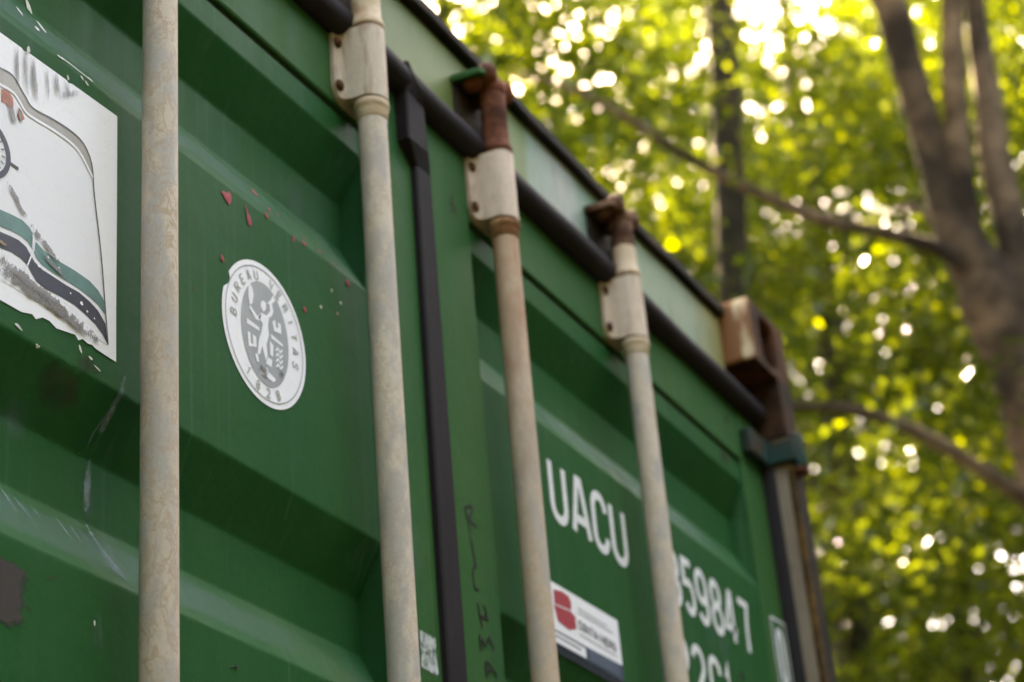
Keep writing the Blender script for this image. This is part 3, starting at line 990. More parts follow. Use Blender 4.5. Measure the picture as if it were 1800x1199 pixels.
around('1828', 236, 292, 0.0560, 0.0655, 0.0112, 0.0075, True)
figs = [
    [(-0.3696, 2.0095), (-0.365, 2.0051), (-0.3632, 1.9982), (-0.3656, 1.9878), (-0.3704, 1.9839), (-0.3726, 1.9948), (-0.3724, 2.0034)],
    [(-0.3704, 1.9836), (-0.3658, 1.9809), (-0.3569, 1.9764), (-0.3501, 1.9837), (-0.3531, 1.973), (-0.3604, 1.9714), (-0.3673, 1.9769), (-0.3716, 1.98)],
    [(-0.3504, 1.9963), (-0.3455, 1.9999), (-0.341, 1.9988), (-0.3413, 1.9918), (-0.346, 1.9863), (-0.3506, 1.9902)],
    [(-0.3501, 1.9837), (-0.3408, 1.9844), (-0.3338, 1.9926), (-0.3348, 1.9999), (-0.3388, 1.9998), (-0.3327, 2.006), (-0.3275, 2.0144), (-0.3237, 2.0092), (-0.3302, 2.0028), (-0.3278, 1.9944), (-0.3313, 1.9877), (-0.3363, 1.9838), (-0.3386, 1.9725), (-0.3372, 1.963), (-0.3421, 1.9507), (-0.3408, 1.9379), (-0.3442, 1.9314), (-0.3471, 1.9386), (-0.3502, 1.9456), (-0.3545, 1.9338), (-0.3584, 1.9338), (-0.3552, 1.9519), (-0.3509, 1.9604), (-0.3479, 1.9719), (-0.3556, 1.9753)],
    [(-0.3766, 1.966), (-0.3547, 1.9647), (-0.3541, 1.9607), (-0.3763, 1.9603)],
    [(-0.3758, 1.9513), (-0.3707, 1.9519), (-0.3703, 1.9404), (-0.3659, 1.9406), (-0.3668, 1.9519), (-0.3604, 1.9513), (-0.36, 1.9398), (-0.3738, 1.9356)],
    [(-0.3302, 1.9822), (-0.3247, 1.9863), (-0.3237, 1.9782), (-0.3197, 1.9791), (-0.3202, 1.9857), (-0.3148, 1.9855), (-0.3142, 1.9746), (-0.328, 1.972)],
    [(-0.3336, 1.9662), (-0.3123, 1.9634), (-0.3119, 1.9602), (-0.333, 1.9614)],
    [(-0.3358, 1.9576), (-0.3296, 1.9544), (-0.3307, 1.9413), (-0.3359, 1.9416)],
    [(-0.3629, 1.9311), (-0.3584, 1.9338), (-0.3562, 1.9248), (-0.3601, 1.9232)],
    [(-0.34, 1.9373), (-0.3322, 1.9365), (-0.3339, 1.9282), (-0.3443, 1.928)],
    [(-0.3572, 1.9178), (-0.3473, 1.9185), (-0.3432, 1.9244), (-0.3389, 1.9203), (-0.3264, 1.9171), (-0.3306, 1.9121), (-0.3423, 1.9131), (-0.354, 1.9125)],
]
for fg in figs:
    flat(m, fg, -0.0013, 0)
for k in range(4):                                  # wavy strokes right of the figure
    z_ = 1.9535 - k * 0.0062
    ribbon(m, [(-0.3255, z_ - 0.003), (-0.3215, z_ + 0.0015), (-0.3175, z_ - 0.002), (-0.3130, z_ + 0.003)], 0.0022, lambda q: (q[0], q[1]), -0.00135, 0)
s2 = m.build('round_sticker', ['stk_white', 'stk_grey', 'stk_midgrey'], doors[-1], fix=False)
s2['label'] = 'round white and grey inspection sticker reading BUREAU VERITAS 1828'

# 3 trade sticker between the two right bars
m = MB()
flat(m, [(0.262, 1.8838), (0.4752, 1.8868), (0.4768, 1.8030), (0.262, 1.8030)], -0.0007, 0)
flat(m, [(0.285, 1.8740), (0.3098, 1.8790), (0.3282, 1.8780), (0.3347, 1.8711), (0.3322, 1.8602), (0.285, 1.8559)], -0.0010, 1)
flat(m, [(0.282, 1.8535), (0.3305, 1.8580), (0.3433, 1.8546), (0.3425, 1.8381), (0.3209, 1.8310), (0.2902, 1.8340)], -0.0010, 1)
flat(m, [(0.262, 1.8205), (0.3669, 1.8215), (0.4766, 1.8250), (0.4767, 1.8030), (0.262, 1.8030)], -0.0010, 2)
m.poly([(0.262, -0.0010, 1.8029), (0.4767, -0.0010, 1.8029), (0.4767, 0.0028, 1.7940), (0.262, 0.0028, 1.7935)], 2)
flat(m, [(0.266, 1.8178), (0.3640, 1.8183), (0.3640, 1.8050), (0.266, 1.8040)], -0.0012, 0)
for k, ch in enumerate('CONTAINERS'):
    glyph(m, ch, 0.350 + k * 0.0112, 1.8400 - 0.0002 * k, 0.0092, 0.0130, 0.0025, -0.0012, 3)
for zz, xa, xb in ((1.8690, 0.352, 0.440), (1.8635, 0.352, 0.455), (1.8335, 0.350, 0.462)):
    ribbon(m, [(xa, zz), (xb, zz)], 0.0018, lambda q: (q[0], q[1]), -0.0011, 4)
for zz, xa, xb in ((1.8130, 0.280, 0.352),):
    for k in range(9):
        ribbon(m, [(xa + k * 0.008, zz - 0.002), (xa + k * 0.008 + 0.005, zz + 0.001)], 0.0035, lambda q: (q[0], q[1]), -0.0014, 3)
for zz in (1.8190, 1.8140, 1.8090):
    ribbon(m, [(0.376, zz), (0.462, zz + 0.001)], 0.0020, lambda q: (q[0], q[1]), -0.0012, 5)
s3 = m.build('trade_sticker', ['stk_white', 'stk_crimson', 'stk_slate', 'stk_line', 'stk_midgrey', 'stk_slate_text'], doors[1], fix=False)
s3['label'] = 'small white and navy trade sticker with red block emblem'

# ------------------------------------------------------------------ marker scrawl on the right door's edge
scr = [[(0.0597, 1.9066), (0.0648, 1.8956), (0.0697, 1.8777)], [(0.0597, 1.9066), (0.0690, 1.9128), (0.0749, 1.9138), (0.0790, 1.9105), (0.0735, 1.9030), (0.066, 1.896), (0.0760, 1.8930), (0.0867, 1.8911)],
       [(0.07, 1.872), (0.0721, 1.8552), (0.0779, 1.8393)], [(0.0779, 1.8393), (0.0682, 1.8338), (0.0684, 1.8177), (0.0711, 1.8109), (0.0799, 1.8126)],
       [(0.0735, 1.7946), (0.0775, 1.7788), (0.0799, 1.7655)], [(0.0888, 1.7971), (0.0933, 1.7852), (0.096, 1.7784)], [(0.0775, 1.7788), (0.0946, 1.7818)],
       [(0.0749, 1.7372), (0.0719, 1.754), (0.0847, 1.7464), (0.0947, 1.7584), (0.1049, 1.7447)], [(0.0832, 1.7079), (0.0802, 1.7239), (0.0896, 1.7255), (0.1067, 1.7157)], [(0.0826, 1.7154), (0.0982, 1.7213)]]
for k, s in enumerate(scr):
    m = MB()
    ribbon(m, catmull(s, 4), 0.0036, lambda q: (q[0], q[1]), -0.0036 - 0.0001 * k)
    m.build('marker_stroke', 'marker_ink', doors[1], fix=False)

# ------------------------------------------------------------------ wear and painted ledge sheen on the door sheets
def patch(mat, x0, x1, z0, z1, door, off=0.0006, name='wear_patch', nx=8, nz=16, skew=0.0, level=False):
    m = MB()
    rows = []
    for j in range(nz + 1):
        zz = z0 + (z1 - z0) * j / nz
        rows.append([(x0 + (x1 - x0) * i / nx + skew * j / nz, (0.0 if level else prof_y(zz)) - off, zz) for i in range(nx + 1)])
    m.grid(rows, 0, False, lambda i, j: (j / nx, i / nz))
    return m.build(name, mat, doors[door], fix=False)

def scratch(pts, w, mat='film_scratch', door=-1, name='scratch', off=0.0007):
    """ribbon that follows the pressed sheet; pts (x, z)"""
    P = catmull(pts, 6)
    m = MB()
    A, B = [], []
    n = len(P)
    for i, (px, pz) in enumerate(P):
        a, b = P[max(i - 1, 0)], P[min(i + 1, n - 1)]
        d = Vector((b[0] - a[0], b[1] - a[1])).normalized()
        nn = Vector((-d.y, d.x)) * w / 2
        A.append((px + nn.x, prof_y(pz + nn.y) - off, pz + nn.y))
        B.append((px - nn.x, prof_y(pz - nn.y) - off, pz - nn.y))
    m.grid([A, B], 0, False, lambda i, j: (0.2 + 0.6 * j / (n - 1), float(i)))
    return m.build(name, mat, doors[door], fix=False)

patch('film_primer', -0.86, -0.676, 1.541, 1.608, -1)
patch('film_rust', -0.71, -0.590, 1.740, 1.830, -1)
patch('film_rust', -0.66, -0.585, 1.785, 1.836, -1, 0.0008)
patch('film_rust', 0.93, 1.05, 2.285, 2.335, 1)
patch('film_stain', 0.97, 1.05, 2.36, 2.42, 1, 0.004, level=True)
patch('film_chalk', 0.70, 1.00, 1.88, 2.04, 1)
patch('film_chalk', -0.30, -0.16, 2.12, 2.25, -1)
patch('film_chalk', -0.115, -0.03, 1.95, 2.38, -1, 0.0038, level=True)
patch('film_chalk', -0.115, -0.03, 1.66, 1.97, -1, 0.0038, level=True)
patch('film_scuff', -0.0740, -0.0245, 1.672, 1.730, -1, 0.0040, level=True)
patch('film_chalk', -0.63, -0.575, 1.53, 1.618, -1)
patch('film_chalk', -0.60, -0.555, 1.66, 1.75, -1)
patch('film_chalk', -0.725, -0.64, 1.70, 1.79, -1)
# sky reflection on the upward ledges of the pressings, painted as a pale film
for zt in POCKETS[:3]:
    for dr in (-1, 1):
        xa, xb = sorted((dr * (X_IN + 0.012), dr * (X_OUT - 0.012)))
        patch('film_sheen', xa, xb, zt - 2 * SL - MID + 0.003, zt - SL - MID - 0.003, dr, 0.0004, name='ledge_sheen', nz=4)
patch('film_stain', -0.37, -0.325, 1.898, 1.936, -1, 0.0024)
patch('film_stain', -0.33, -0.305, 1.915, 1.94, -1, 0.0025)
patch('film_stain', 0.055, 0.125, 2.27, 2.40, 1, 0.0040, level=True)
patch('film_rust', 0.895, 0.945, 1.905, 1.945, 1)
for s, w in (([(-0.5669, 1.8318), (-0.5740, 1.806), (-0.580, 1.772), (-0.5815, 1.745)], 0.011), ([(-0.5785, 1.790), (-0.5880, 1.765), (-0.5900, 1.748)], 0.006),
             ([(-0.5805, 1.7471), (-0.5834, 1.7207), (-0.5851, 1.684)], 0.013), ([(-0.5851, 1.690), (-0.5800, 1.668), (-0.5690, 1.648), (-0.555, 1.629)], 0.0085),
             ([(-0.5851, 1.688), (-0.5760, 1.655), (-0.5640, 1.640), (-0.550, 1.6255)], 0.022), ([(-0.6990, 1.6853), (-0.6920, 1.668), (-0.686, 1.655)], 0.005), ([(-0.6842, 1.6790), (-0.6750, 1.664), (-0.666, 1.6480)], 0.006),
             ([(-0.6620, 1.676), (-0.6540, 1.660)], 0.0035), ([(-0.6300, 1.674), (-0.6180, 1.652)], 0.004), ([(-0.6120, 1.672), (-0.6050, 1.655)], 0.003)):
    scratch(s, w * 1.45)
# grime, peeled strips and smears on the picture sticker
for s_, w, mt, of in (([(-0.7400, 1.9420), (-0.7240, 1.9311), (-0.7160, 1.9219), (-0.7041, 1.9145)], 0.014, 'film_soot', 0.0022),
                      ([(-0.7100, 1.9180), (-0.6960, 1.9080), (-0.6845, 1.9030), (-0.6684, 1.8950), (-0.6560, 1.8850)], 0.015, 'film_soot', 0.0024),
                      ([(-0.6960, 1.8960), (-0.6800, 1.8890), (-0.6620, 1.8840), (-0.6500, 1.8790)], 0.012, 'film_soot', 0.0026),
                      ([(-0.82, 1.848), (-0.74, 1.8510), (-0.70, 1.8490), (-0.66, 1.8470), (-0.62, 1.8430), (-0.592, 1.8360)], 0.030, 'film_soot', 0.0022),
                      ([(-0.78, 1.857), (-0.73, 1.8600), (-0.70, 1.8560), (-0.66, 1.8500), (-0.615, 1.8400)], 0.026, 'film_soot', 0.0024),
                      ([(-0.690, 1.8500), (-0.65, 1.8440), (-0.605, 1.8350)], 0.024, 'film_soot', 0.0026),
                      ([(-0.7290, 2.0880), (-0.7280, 2.0640), (-0.7260, 2.0440)], 0.010, 'film_smear', 0.0022), ([(-0.7185, 2.0880), (-0.7170, 2.0660), (-0.7130, 2.0400)], 0.012, 'film_smear', 0.0022),
                      ([(-0.7080, 2.0880), (-0.7050, 2.0640), (-0.6990, 2.0360)], 0.016, 'film_smear', 0.0023), ([(-0.6890, 2.0880), (-0.6870, 2.0700), (-0.6850, 2.0500)], 0.013, 'film_smear', 0.0022),
                      ([(-0.6760, 2.0885), (-0.6730, 2.0720), (-0.6700, 2.0600)], 0.018, 'film_smear', 0.0024), ([(-0.6620, 2.0890), (-0.6590, 2.0780), (-0.6570, 2.0690)], 0.020, 'film_smear', 0.0022),
                      ([(-0.6400, 2.0860), (-0.6560, 2.0760), (-0.6720, 2.0640)], 0.014, 'film_smear', 0.0026), ([(-0.7420, 2.0250), (-0.7330, 2.0120), (-0.7290, 2.0020)], 0.016, 'film_smear', 0.0022),
                      ([(-0.7240, 2.0200), (-0.7190, 2.0080)], 0.010, 'film_smear', 0.0022)):
    scratch(s_, w, mt, name='grime', off=of)
scratch([(-0.6720, 1.6000), (-0.6600, 1.6020), (-0.6480, 1.6085)], 0.0040, 'film_stain')

def chip(x, z, rx, rz, mat, door, seed, off=0.0009, name='paint_chip', tilt=0.0):
    r = random.Random(seed)
    n = 9
    pts = []
    for k in range(n):
        a = 2 * math.pi * k / n
        q = r.uniform(0.65, 1.25)
        dx, dz = rx * q * math.cos(a), rz * q * math.sin(a)
        dx, dz = dx * math.cos(tilt) - dz * math.sin(tilt), dx * math.sin(tilt) + dz * math.cos(tilt)
        pts.append((x + dx, prof_y(z + dz) - off, z + dz))
    m = MB()
    c_ = (x, prof_y(z) - off - 0.0003, z)
    for k in range(n):
        m.poly([c_, pts[k], pts[(k + 1) % n]])
    return m.build(name, mat, doors[door], fix=False)

reds = [(-0.3304, 2.144, .0042, .0058, .5), (-0.3675, 2.0859, .0040, .0080, .25), (-0.3344, 2.108, .0032, .0045, .4), (-0.3146, 2.128, .0030, .0034, 0), (-0.297, 2.130, .0024, .0034, .3),
        (-0.284, 2.1033, .0024, .0060, .1), (-0.2625, 2.1087, .0042, .0036, 0), (-0.2257, 2.117, .0036, .0030, 0), (-0.1749, 2.0991, .0036, .0045, .2), (-0.2664, 2.0244, .0036, .0036, 0),
        (-0.4163, 2.0158, .0026, .0046, .2), (-0.4876, 2.1136, .0034, .0028, 0), (-0.3725, 2.096, .0012, .0050, .3), (-0.252, 2.122, .0016, .0016, 0), (-0.205, 2.110, .0018, .0015, 0), (-0.322, 2.120, .0016, .0020, 0)]
for k, (x_, z_, rx, rz, tl) in enumerate(reds):
    chip(x_, z_, rx, rz, 'red_chip', -1, 40 + k, tilt=tl)
# heart shaped flake
m = MB()
hp = [(0.0015, -0.0088), (0.0068, -0.0030), (0.0082, 0.0030), (0.0060, 0.0066), (0.0026, 0.0058), (0.0010, 0.0032), (-0.0030, 0.0052), (-0.0068, 0.0058), (-0.0086, 0.0032), (-0.0050, -0.0020), (-0.0028, -0.0050)]
ca, sa = math.cos(0.3), math.sin(0.3)
hp = [(-0.4066 + a * ca - b * sa, 2.0930 + a * sa + b * ca) for a, b in hp]
for k in range(len(hp)):
    a, b = hp[k], hp[(k + 1) % len(hp)]
    m.poly([(-0.4066, -0.0013, 2.0930), (a[0], -0.0009, a[1]), (b[0], -0.0009, b[1])])
m.build('paint_chip', 'red_chip', doors[-1], fix=False)
for k, (x_, z_, rx, rz, tl, mt) in enumerate([(-0.2106, 2.0734, .0016, .0018, 0, 'white_chip'), (-0.1927, 2.0658, .0018, .0020, 0, 'white_chip'), (-0.2343, 2.0422, .0018, .0020, 0, 'white_chip'), (-0.2009, 2.0487, .0024, .0026, 0, 'ochre_chip'),
        (-0.6830, 2.172, .0032, .0100, .45, 'white_chip'), (-0.7050, 2.146, .0022, .0060, .35, 'white_chip'), (-0.6860, 2.137, .0032, .0036, 0, 'white_chip'), (-0.6730, 2.149, .0026, .0080, .45, 'white_chip'),
        (-0.6702, 2.1102, .0024, .0024, 0, 'white_chip'), (-0.6645, 2.1112, .0062, .0018, .35, 'white_chip'), (-0.6238, 2.1110, .0042, .0020, -.2, 'white_chip'), (-0.6380, 2.1040, .0030, .0012, -.5, 'white_chip'), (-0.6310, 2.1022, .0036, .0014, -.5, 'white_chip'),
        (-0.6581, 2.0925, .0016, .0030, .2, 'white_chip'), (-0.7150, 2.0890, .0022, .0042, .1, 'white_chip'), (-0.7120, 1.8095, .0050, .0016, -.3, 'white_chip'), (-0.6870, 1.8020, .0026, .0016, 0, 'white_chip'),
        (-0.6320, 1.8225, .0018, .0034, .4, 'white_chip'), (-0.6180, 1.8195, .0036, .0014, -.3, 'white_chip'), (-0.6080, 1.8135, .0050, .0010, -.3, 'white_chip'), (-0.7030, 1.7420, .0040, .0030, .6, 'ochre_chip'), (-0.7000, 1.7390, .0018, .0026, 0, 'white_chip'),
        (-0.6060, 1.5790, .0010, .0030, 0, 'white_chip'), (0.355, 1.7570, .0022, .0060, .2, 'white_chip'), (0.343, 1.7540, .0030, .0085, .5, 'white_chip'), (-0.4040, 1.5950, .0016, .0036, 0, 'marker_ink'), (-0.4100, 1.5930, .0026, .0012, .3, 'marker_ink')]):
    chip(x_, z_, rx, rz, mt, -1 if x_ < 0 else 1, 90 + k, tilt=tl, off=0.0026 if 1.83 < z_ < 2.09 and x_ < -0.58 else 0.0009)
scratch([(-0.6632, 2.1128), (-0.6450, 2.1122), (-0.6238, 2.1108)], 0.0022, 'white_chip', name='paint_chip')

# ------------------------------------------------------------------ trees
def leaf_mat(name, dark, mid, bright, trans):
    t = NT(name)
    at = t.n('Attribute', attribute_name='leaf_tone')
    f = at.outputs['Fac']
    refl = t.ramp(f, [(0.0, dark), (0.55, mid), (1.0, bright)])
    tcol = t.ramp(f, [(0.0, tuple(v * 0.75 for v in trans)), (0.6, trans), (0.8, tuple(v * 1.5 for v in trans)), (1.0, (trans[0] * 3.8, trans[1] * 3.3, trans[2] * 2))])
    d = t.n('BsdfDiffuse')
    t.l(refl, d.inputs[0])
    tr = t.n('BsdfTranslucent')
    t.l(tcol, tr.inputs[0])
    gl = t.n('BsdfGlossy')
    gl.inputs['Roughness'].default_value = 0.20
    gl.inputs['Color'].default_value = (0.9, 0.95, 1.0, 1)
    m1 = t.n('MixShader')
    m1.inputs[0].default_value = 0.55
    t.l(d.outputs[0], m1.inputs[1])
    t.l(tr.outputs[0], m1.inputs[2])
    m2 = t.n('MixShader')
    m2.inputs[0].default_value = 0.02
    t.l(m1.outputs[0], m2.inputs[1])
    t.l(gl.outputs[0], m2.inputs[2])
    t.l(m2.outputs[0], t.out.inputs[0])
    M[name] = t.m

leaf_mat('leaf_near', (0.005, 0.019, 0.001), (0.009, 0.027, 0.002), (0.018, 0.037, 0.003), (0.058, 0.080, 0.006))
leaf_mat('leaf_far', (0.004, 0.017, 0.001), (0.008, 0.025, 0.002), (0.016, 0.033, 0.003), (0.068, 0.098, 0.008))

def leaf_crown(name, parent, centres, per, sigma, size, mat, seed):
    """many small folded leaves gathered in clumps round the given points (world frame)"""
    r = np.random.default_rng(seed)
    C = np.repeat(np.asarray(centres, float), per, axis=0)
    n = len(C)
    P = C + r.normal(0, 1, (n, 3)) * np.array([sigma, sigma, sigma * 0.6])
    yaw = r.uniform(0, 2 * np.pi, n)
    pitch = r.normal(-0.45, 0.35, n)
    roll = r.normal(0, 0.6, n)
    s = size * r.uniform(0.6, 1.25, n)
    ax = np.stack([np.cos(yaw) * np.cos(pitch), np.sin(yaw) * np.cos(pitch), np.sin(pitch)], 1)
    sd_ = np.stack([-np.sin(yaw), np.cos(yaw), np.zeros(n)], 1)
    nn = np.cross(ax, sd_)
    sd2 = sd_ * np.cos(roll)[:, None] + nn * np.sin(roll)[:, None]
    nn2 = np.cross(ax, sd2)
    S = s[:, None]
    v0 = P
    v1 = P + ax * S * 0.45 + sd2 * S * 0.36 + nn2 * S * 0.10
    v2 = P + ax * S
    v3 = P + ax * S * 0.45 - sd2 * S * 0.36 + nn2 * S * 0.10
    V = np.stack([v0, v1, v2, v3], 1).reshape(-1, 3)
    me = bpy.data.meshes.new(name)
    me.vertices.add(4 * n)
    me.vertices.foreach_set('co', V.astype(np.float32).ravel())
    idx = np.arange(4 * n).reshape(-1, 4)
    tri = np.concatenate([idx[:, [0, 1, 2]], idx[:, [0, 2, 3]]], 1).reshape(-1)
    me.loops.add(6 * n)
    me.loops.foreach_set('vertex_index', tri.astype(np.int32))
    me.polygons.add(2 * n)
    me.polygons.foreach_set('loop_start', np.arange(0, 6 * n, 3, dtype=np.int32))
    at = me.attributes.new('leaf_tone', 'FLOAT', 'FACE')
    tone = np.clip(np.repeat(r.normal(0.40, 0.27, len(centres)), per) + r.normal(0, 0.2, n), 0, 1)
    tone = np.where(r.random(n) < 0.10, r.uniform(0.85, 1.0, n), tone)
    at.data.foreach_set('value', np.repeat(tone, 2).astype(np.float32))
    me.materials.append(M[mat])
    me.update()
    me.validate()
    o = bpy.data.objects.new(name, me)
    COL.objects.link(o)
    o.parent = parent
    o.matrix_parent_inverse = Matrix.Translation(parent.location).inverted()
    return o

def wood(name, pts, mat, parent, seg=14, sub=4, rough=0.05, seed=0):
    P = catmull(pts, sub)
    r = random.Random(seed)
    P = [(p[0] + r.uniform(-1, 1) * p[3] * rough, p[1] + r.uniform(-1, 1) * p[3] * rough, p[2], max(0.004, p[3] * (1 + r.uniform(-1, 1) * rough))) for p in P]
    m = MB()
    m.tube(P, seg)
    o = m.build(name, mat, parent, smooth=True)
    o.matrix_parent_inverse = Matrix.Translation(parent.location).inverted()
    return o

def make_tree(label, base, trunk, limbs, crown_fn, n_cl, per, sigma, size, mat, bark, seed, group='trees behind the container'):
    rt = empty('broadleaf_tree', (base[0], base[1], 0), label, 'tree', group)
    tr = wood('trunk', trunk, bark, rt, seed=seed)
    r = random.Random(seed)
    tips = []
    for lb in limbs:
        wood('branch', lb, bark, rt, 10, seed=seed + 1)
        tips += [Vector(p[:3]) for p in lb]
    centres = crown_fn(r, n_cl)
    # twigs: thin limbs from the trunk out to some of the clumps
    tp = [p for p in catmull(trunk, 4)]
    for c_ in centres[:max(4, n_cl // 30)]:
        q = min(tp, key=lambda p: abs(p[2] - (c_[2] - 0.8)) + 0.2 * abs(p[0] - c_[0]))
        mid = ((q[0] + c_[0]) / 2 + r.uniform(-.2, .2), (q[1] + c_[1]) / 2 + r.uniform(-.2, .2), (q[2] + c_[2]) / 2 + r.uniform(0.0, 0.4))
        r0 = min(q[3] * 0.35, 0.05)
        wood('branch', [(q[0], q[1], q[2], r0), (*mid, r0 * 0.6), (c_[0], c_[1], c_[2], 0.006)], bark, rt, 7, 3, seed=seed + 2)
    leaf_crown('crown', rt, centres, per, sigma, size, mat, seed)
    return rt

def before_slim_stem(p):
    a, e, d = azel(p)
    return abs(a - 71.9) < 2.4 and d < 13.4

# openings in the canopy: bearing, height angle, half width in degrees
OPEN = [(66.4, 36.8, 1.1), (63.6, 35.8, 1.0), (76.2, 34.8, 1.0), (73.7, 29.8, 0.9)]
def in_opening(p):
    a, e, d = azel(p)
    return any(math.hypot((a - o_[0]) * 0.85, e - o_[1]) < o_[2] for o_ in OPEN)

def ellipsoid(cx, cy, z0, z1, rx, ry, keep=None, hollow=0.35):
    def fn(r, n):
        out = []
        while len(out) < n:
            u = Vector((r.gauss(0, 1), r.gauss(0, 1), r.gauss(0, 1))).normalized() * (r.uniform(hollow ** 3, 1) ** (1 / 3))
            p = (cx + u.x * rx, cy + u.y * ry, (z0 + z1) / 2 + u.z * (z1 - z0) / 2)
            if before_slim_stem(p) and r.random() < 0.95:
                continue
            if in_opening(p) and r.random() < 0.6:
                continue
            if keep and not keep(p, r):
                continue
            out.append(p)
        return out
    return fn

CAMP = Vector((-1.855, -1.0, 0.956))
def azel(p):
    d = Vector(p) - CAMP
    return math.degrees(math.atan2(d.x, d.y)), math.degrees(math.atan2(d.z, math.hypot(d.x, d.y))), math.hypot(d.x, d.y)

# the forked tree on the right
t1_main = [(6.66, 0.98, 9.2, 0.05), (6.72, 0.88, 8.3, 0.075), (6.76, 0.82, 7.49, 0.087), (6.79, 0.80, 7.28, 0.089), (6.83, 0.78, 6.89, 0.088), (6.86, 0.77, 6.59, 0.087), (6.89, 0.75, 6.26, 0.091), (6.93, 0.74, 5.94, 0.101), (6.97, 0.70, 5.75, 0.126),
           (7.01, 0.65, 5.59, 0.156), (7.04, 0.62, 5.32, 0.162), (7.08, 0.58, 5.07, 0.163), (7.12, 0.57, 4.84, 0.167), (7.15, 0.56, 4.58, 0.171), (7.19, 0.53, 4.16, 0.173), (7.22, 0.53, 3.63, 0.176), (7.26, 0.50, 2.0, 0.20), (7.27, 0.50, 0.6, 0.23), (7.27, 0.50, -0.05, 0.30)]
t1_l2 = [(6.78, 0.30, 8.6, 0.04), (6.82, 0.45, 7.37, 0.059), (6.85, 0.54, 6.84, 0.064), (6.87, 0.60, 6.47, 0.066), (6.90, 0.65, 6.13, 0.071), (6.96, 0.68, 5.75, 0.073)]
t1_l3 = [(7.34, 0.25, 8.9, 0.035), (7.24, 0.41, 7.59, 0.052), (7.20, 0.45, 7.16, 0.060), (7.16, 0.47, 6.75, 0.074), (7.12, 0.50, 6.29, 0.083), (7.09, 0.49, 5.87, 0.084), (7.05, 0.50, 5.50, 0.086), (7.02, 0.54, 5.10, 0.086)]
br_a = [(5.70, 2.50, 6.85, 0.010), (5.88, 2.27, 6.75, 0.016), (6.06, 2.05, 6.59, 0.022), (6.22, 1.84, 6.37, 0.026), (6.40, 1.55, 6.14, 0.029), (6.56, 1.28, 5.96, 0.033), (6.70, 1.02, 5.86, 0.035), (6.83, 0.79, 5.74, 0.040), (6.95, 0.69, 5.60, 0.042)]
br_b = [(5.80, 1.56, 4.72, 0.014), (5.98, 1.41, 4.75, 0.022), (6.18, 1.25, 4.77, 0.025), (6.36, 1.10, 4.74, 0.029), (6.55, 0.96, 4.67, 0.033), (6.72, 0.82, 4.56, 0.036), (6.89, 0.68, 4.43, 0.040), (7.08, 0.58, 4.32, 0.043)]
def keep_t1(p, r):
    # foliage grows on the far, sunny side and out along the branches; few leaves hang before the stem
    a, e, d = azel(p)
    return d > 9.5
def crown_t1(r, n):
    out = ellipsoid(7.9, 1.5, 3.6, 10.5, 2.6, 2.8, keep_t1)(r, n)
    for br in (br_a, br_b):
        for p in br[:-3:2]:
            out.append((p[0] + 0.35 + r.gauss(0, .15), p[1] + r.gauss(0, .2), p[2] + r.choice((0.40, 0.45, -0.30)) + r.gauss(0, .08)))
    return out
make_tree('forked brown barked tree, the nearest one, its trunk at the right edge', (7.27, 0.50), t1_main, [t1_l2, t1_l3, br_a, br_b], crown_t1, 72, 190, 0.25, 0.072, 'leaf_near', 'bark', 11)

def straight(base, top, z1, r0, r1, bend, seed):
    r = random.Random(seed)
    n = 7
    out = []
    for k in range(n):
        u = k / (n - 1)
        out.append((base[0] + (top[0] - base[0]) * u + r.uniform(-bend, bend) * u, base[1] + (top[1] - base[1]) * u + r.uniform(-bend, bend) * u, -0.05 + (z1 + 0.05) * u, r0 + (r1 - r0) * u))
    out[0] = (*out[0][:3], r0 * 1.3)
    return list(reversed(out))

t2 = [(11.05, 2.9, 13.5, 0.08), (11.04, 3.01, 11.17, 0.115), (11.01, 3.08, 10.11, 0.118), (10.99, 3.17, 9.06, 0.120), (10.96, 3.23, 8.21, 0.125), (10.96, 3.26, 7.35, 0.130), (10.95, 3.30, 4.0, 0.145), (10.95, 3.3, -0.05, 0.20)]
make_tree('slim dark stemmed tree rising straight up mid picture', (10.95, 3.3), t2, [], ellipsoid(11.4, 3.7, 4.5, 15.0, 2.4, 2.6, lambda p, r: azel(p)[2] > 13.6 or r.random() < 0.25), 85, 205, 0.27, 0.084, 'leaf_near', 'bark_dark', 21)
t3 = [(13.6, 3.2, 13.0, 0.05), (13.56, 3.29, 8.95, 0.124), (13.54, 3.35, 8.14, 0.134), (13.51, 3.46, 6.95, 0.146), (13.48, 3.55, 5.89, 0.151), (13.46, 3.6, 3.0, 0.17), (13.46, 3.6, -0.05, 0.24)]
make_tree('thick dark trunked tree low beside the corner post', (13.46, 3.6), t3, [], ellipsoid(14.2, 4.0, 4.0, 14.0, 2.6, 2.8, lambda p, r: azel(p)[2] > 16.2 or r.random() < 0.2), 95, 185, 0.28, 0.096, 'leaf_far', 'bark_dark', 31)
t4 = [(15.75, 2.7, 13.5, 0.03), (15.72, 2.87, 8.53, 0.080), (15.70, 2.99, 7.69, 0.089), (15.65, 3.17, 6.35, 0.092), (15.62, 3.2, 3.0, 0.11), (15.6, 3.2, -0.05, 0.15)]
make_tree('thin stemmed tree in the lower right of the wood', (15.6, 3.2), t4, [], ellipsoid(15.9, 2.6, 4.0, 14.5, 2.4, 2.6), 88, 185, 0.28, 0.10, 'leaf_far', 'bark_dark', 41)

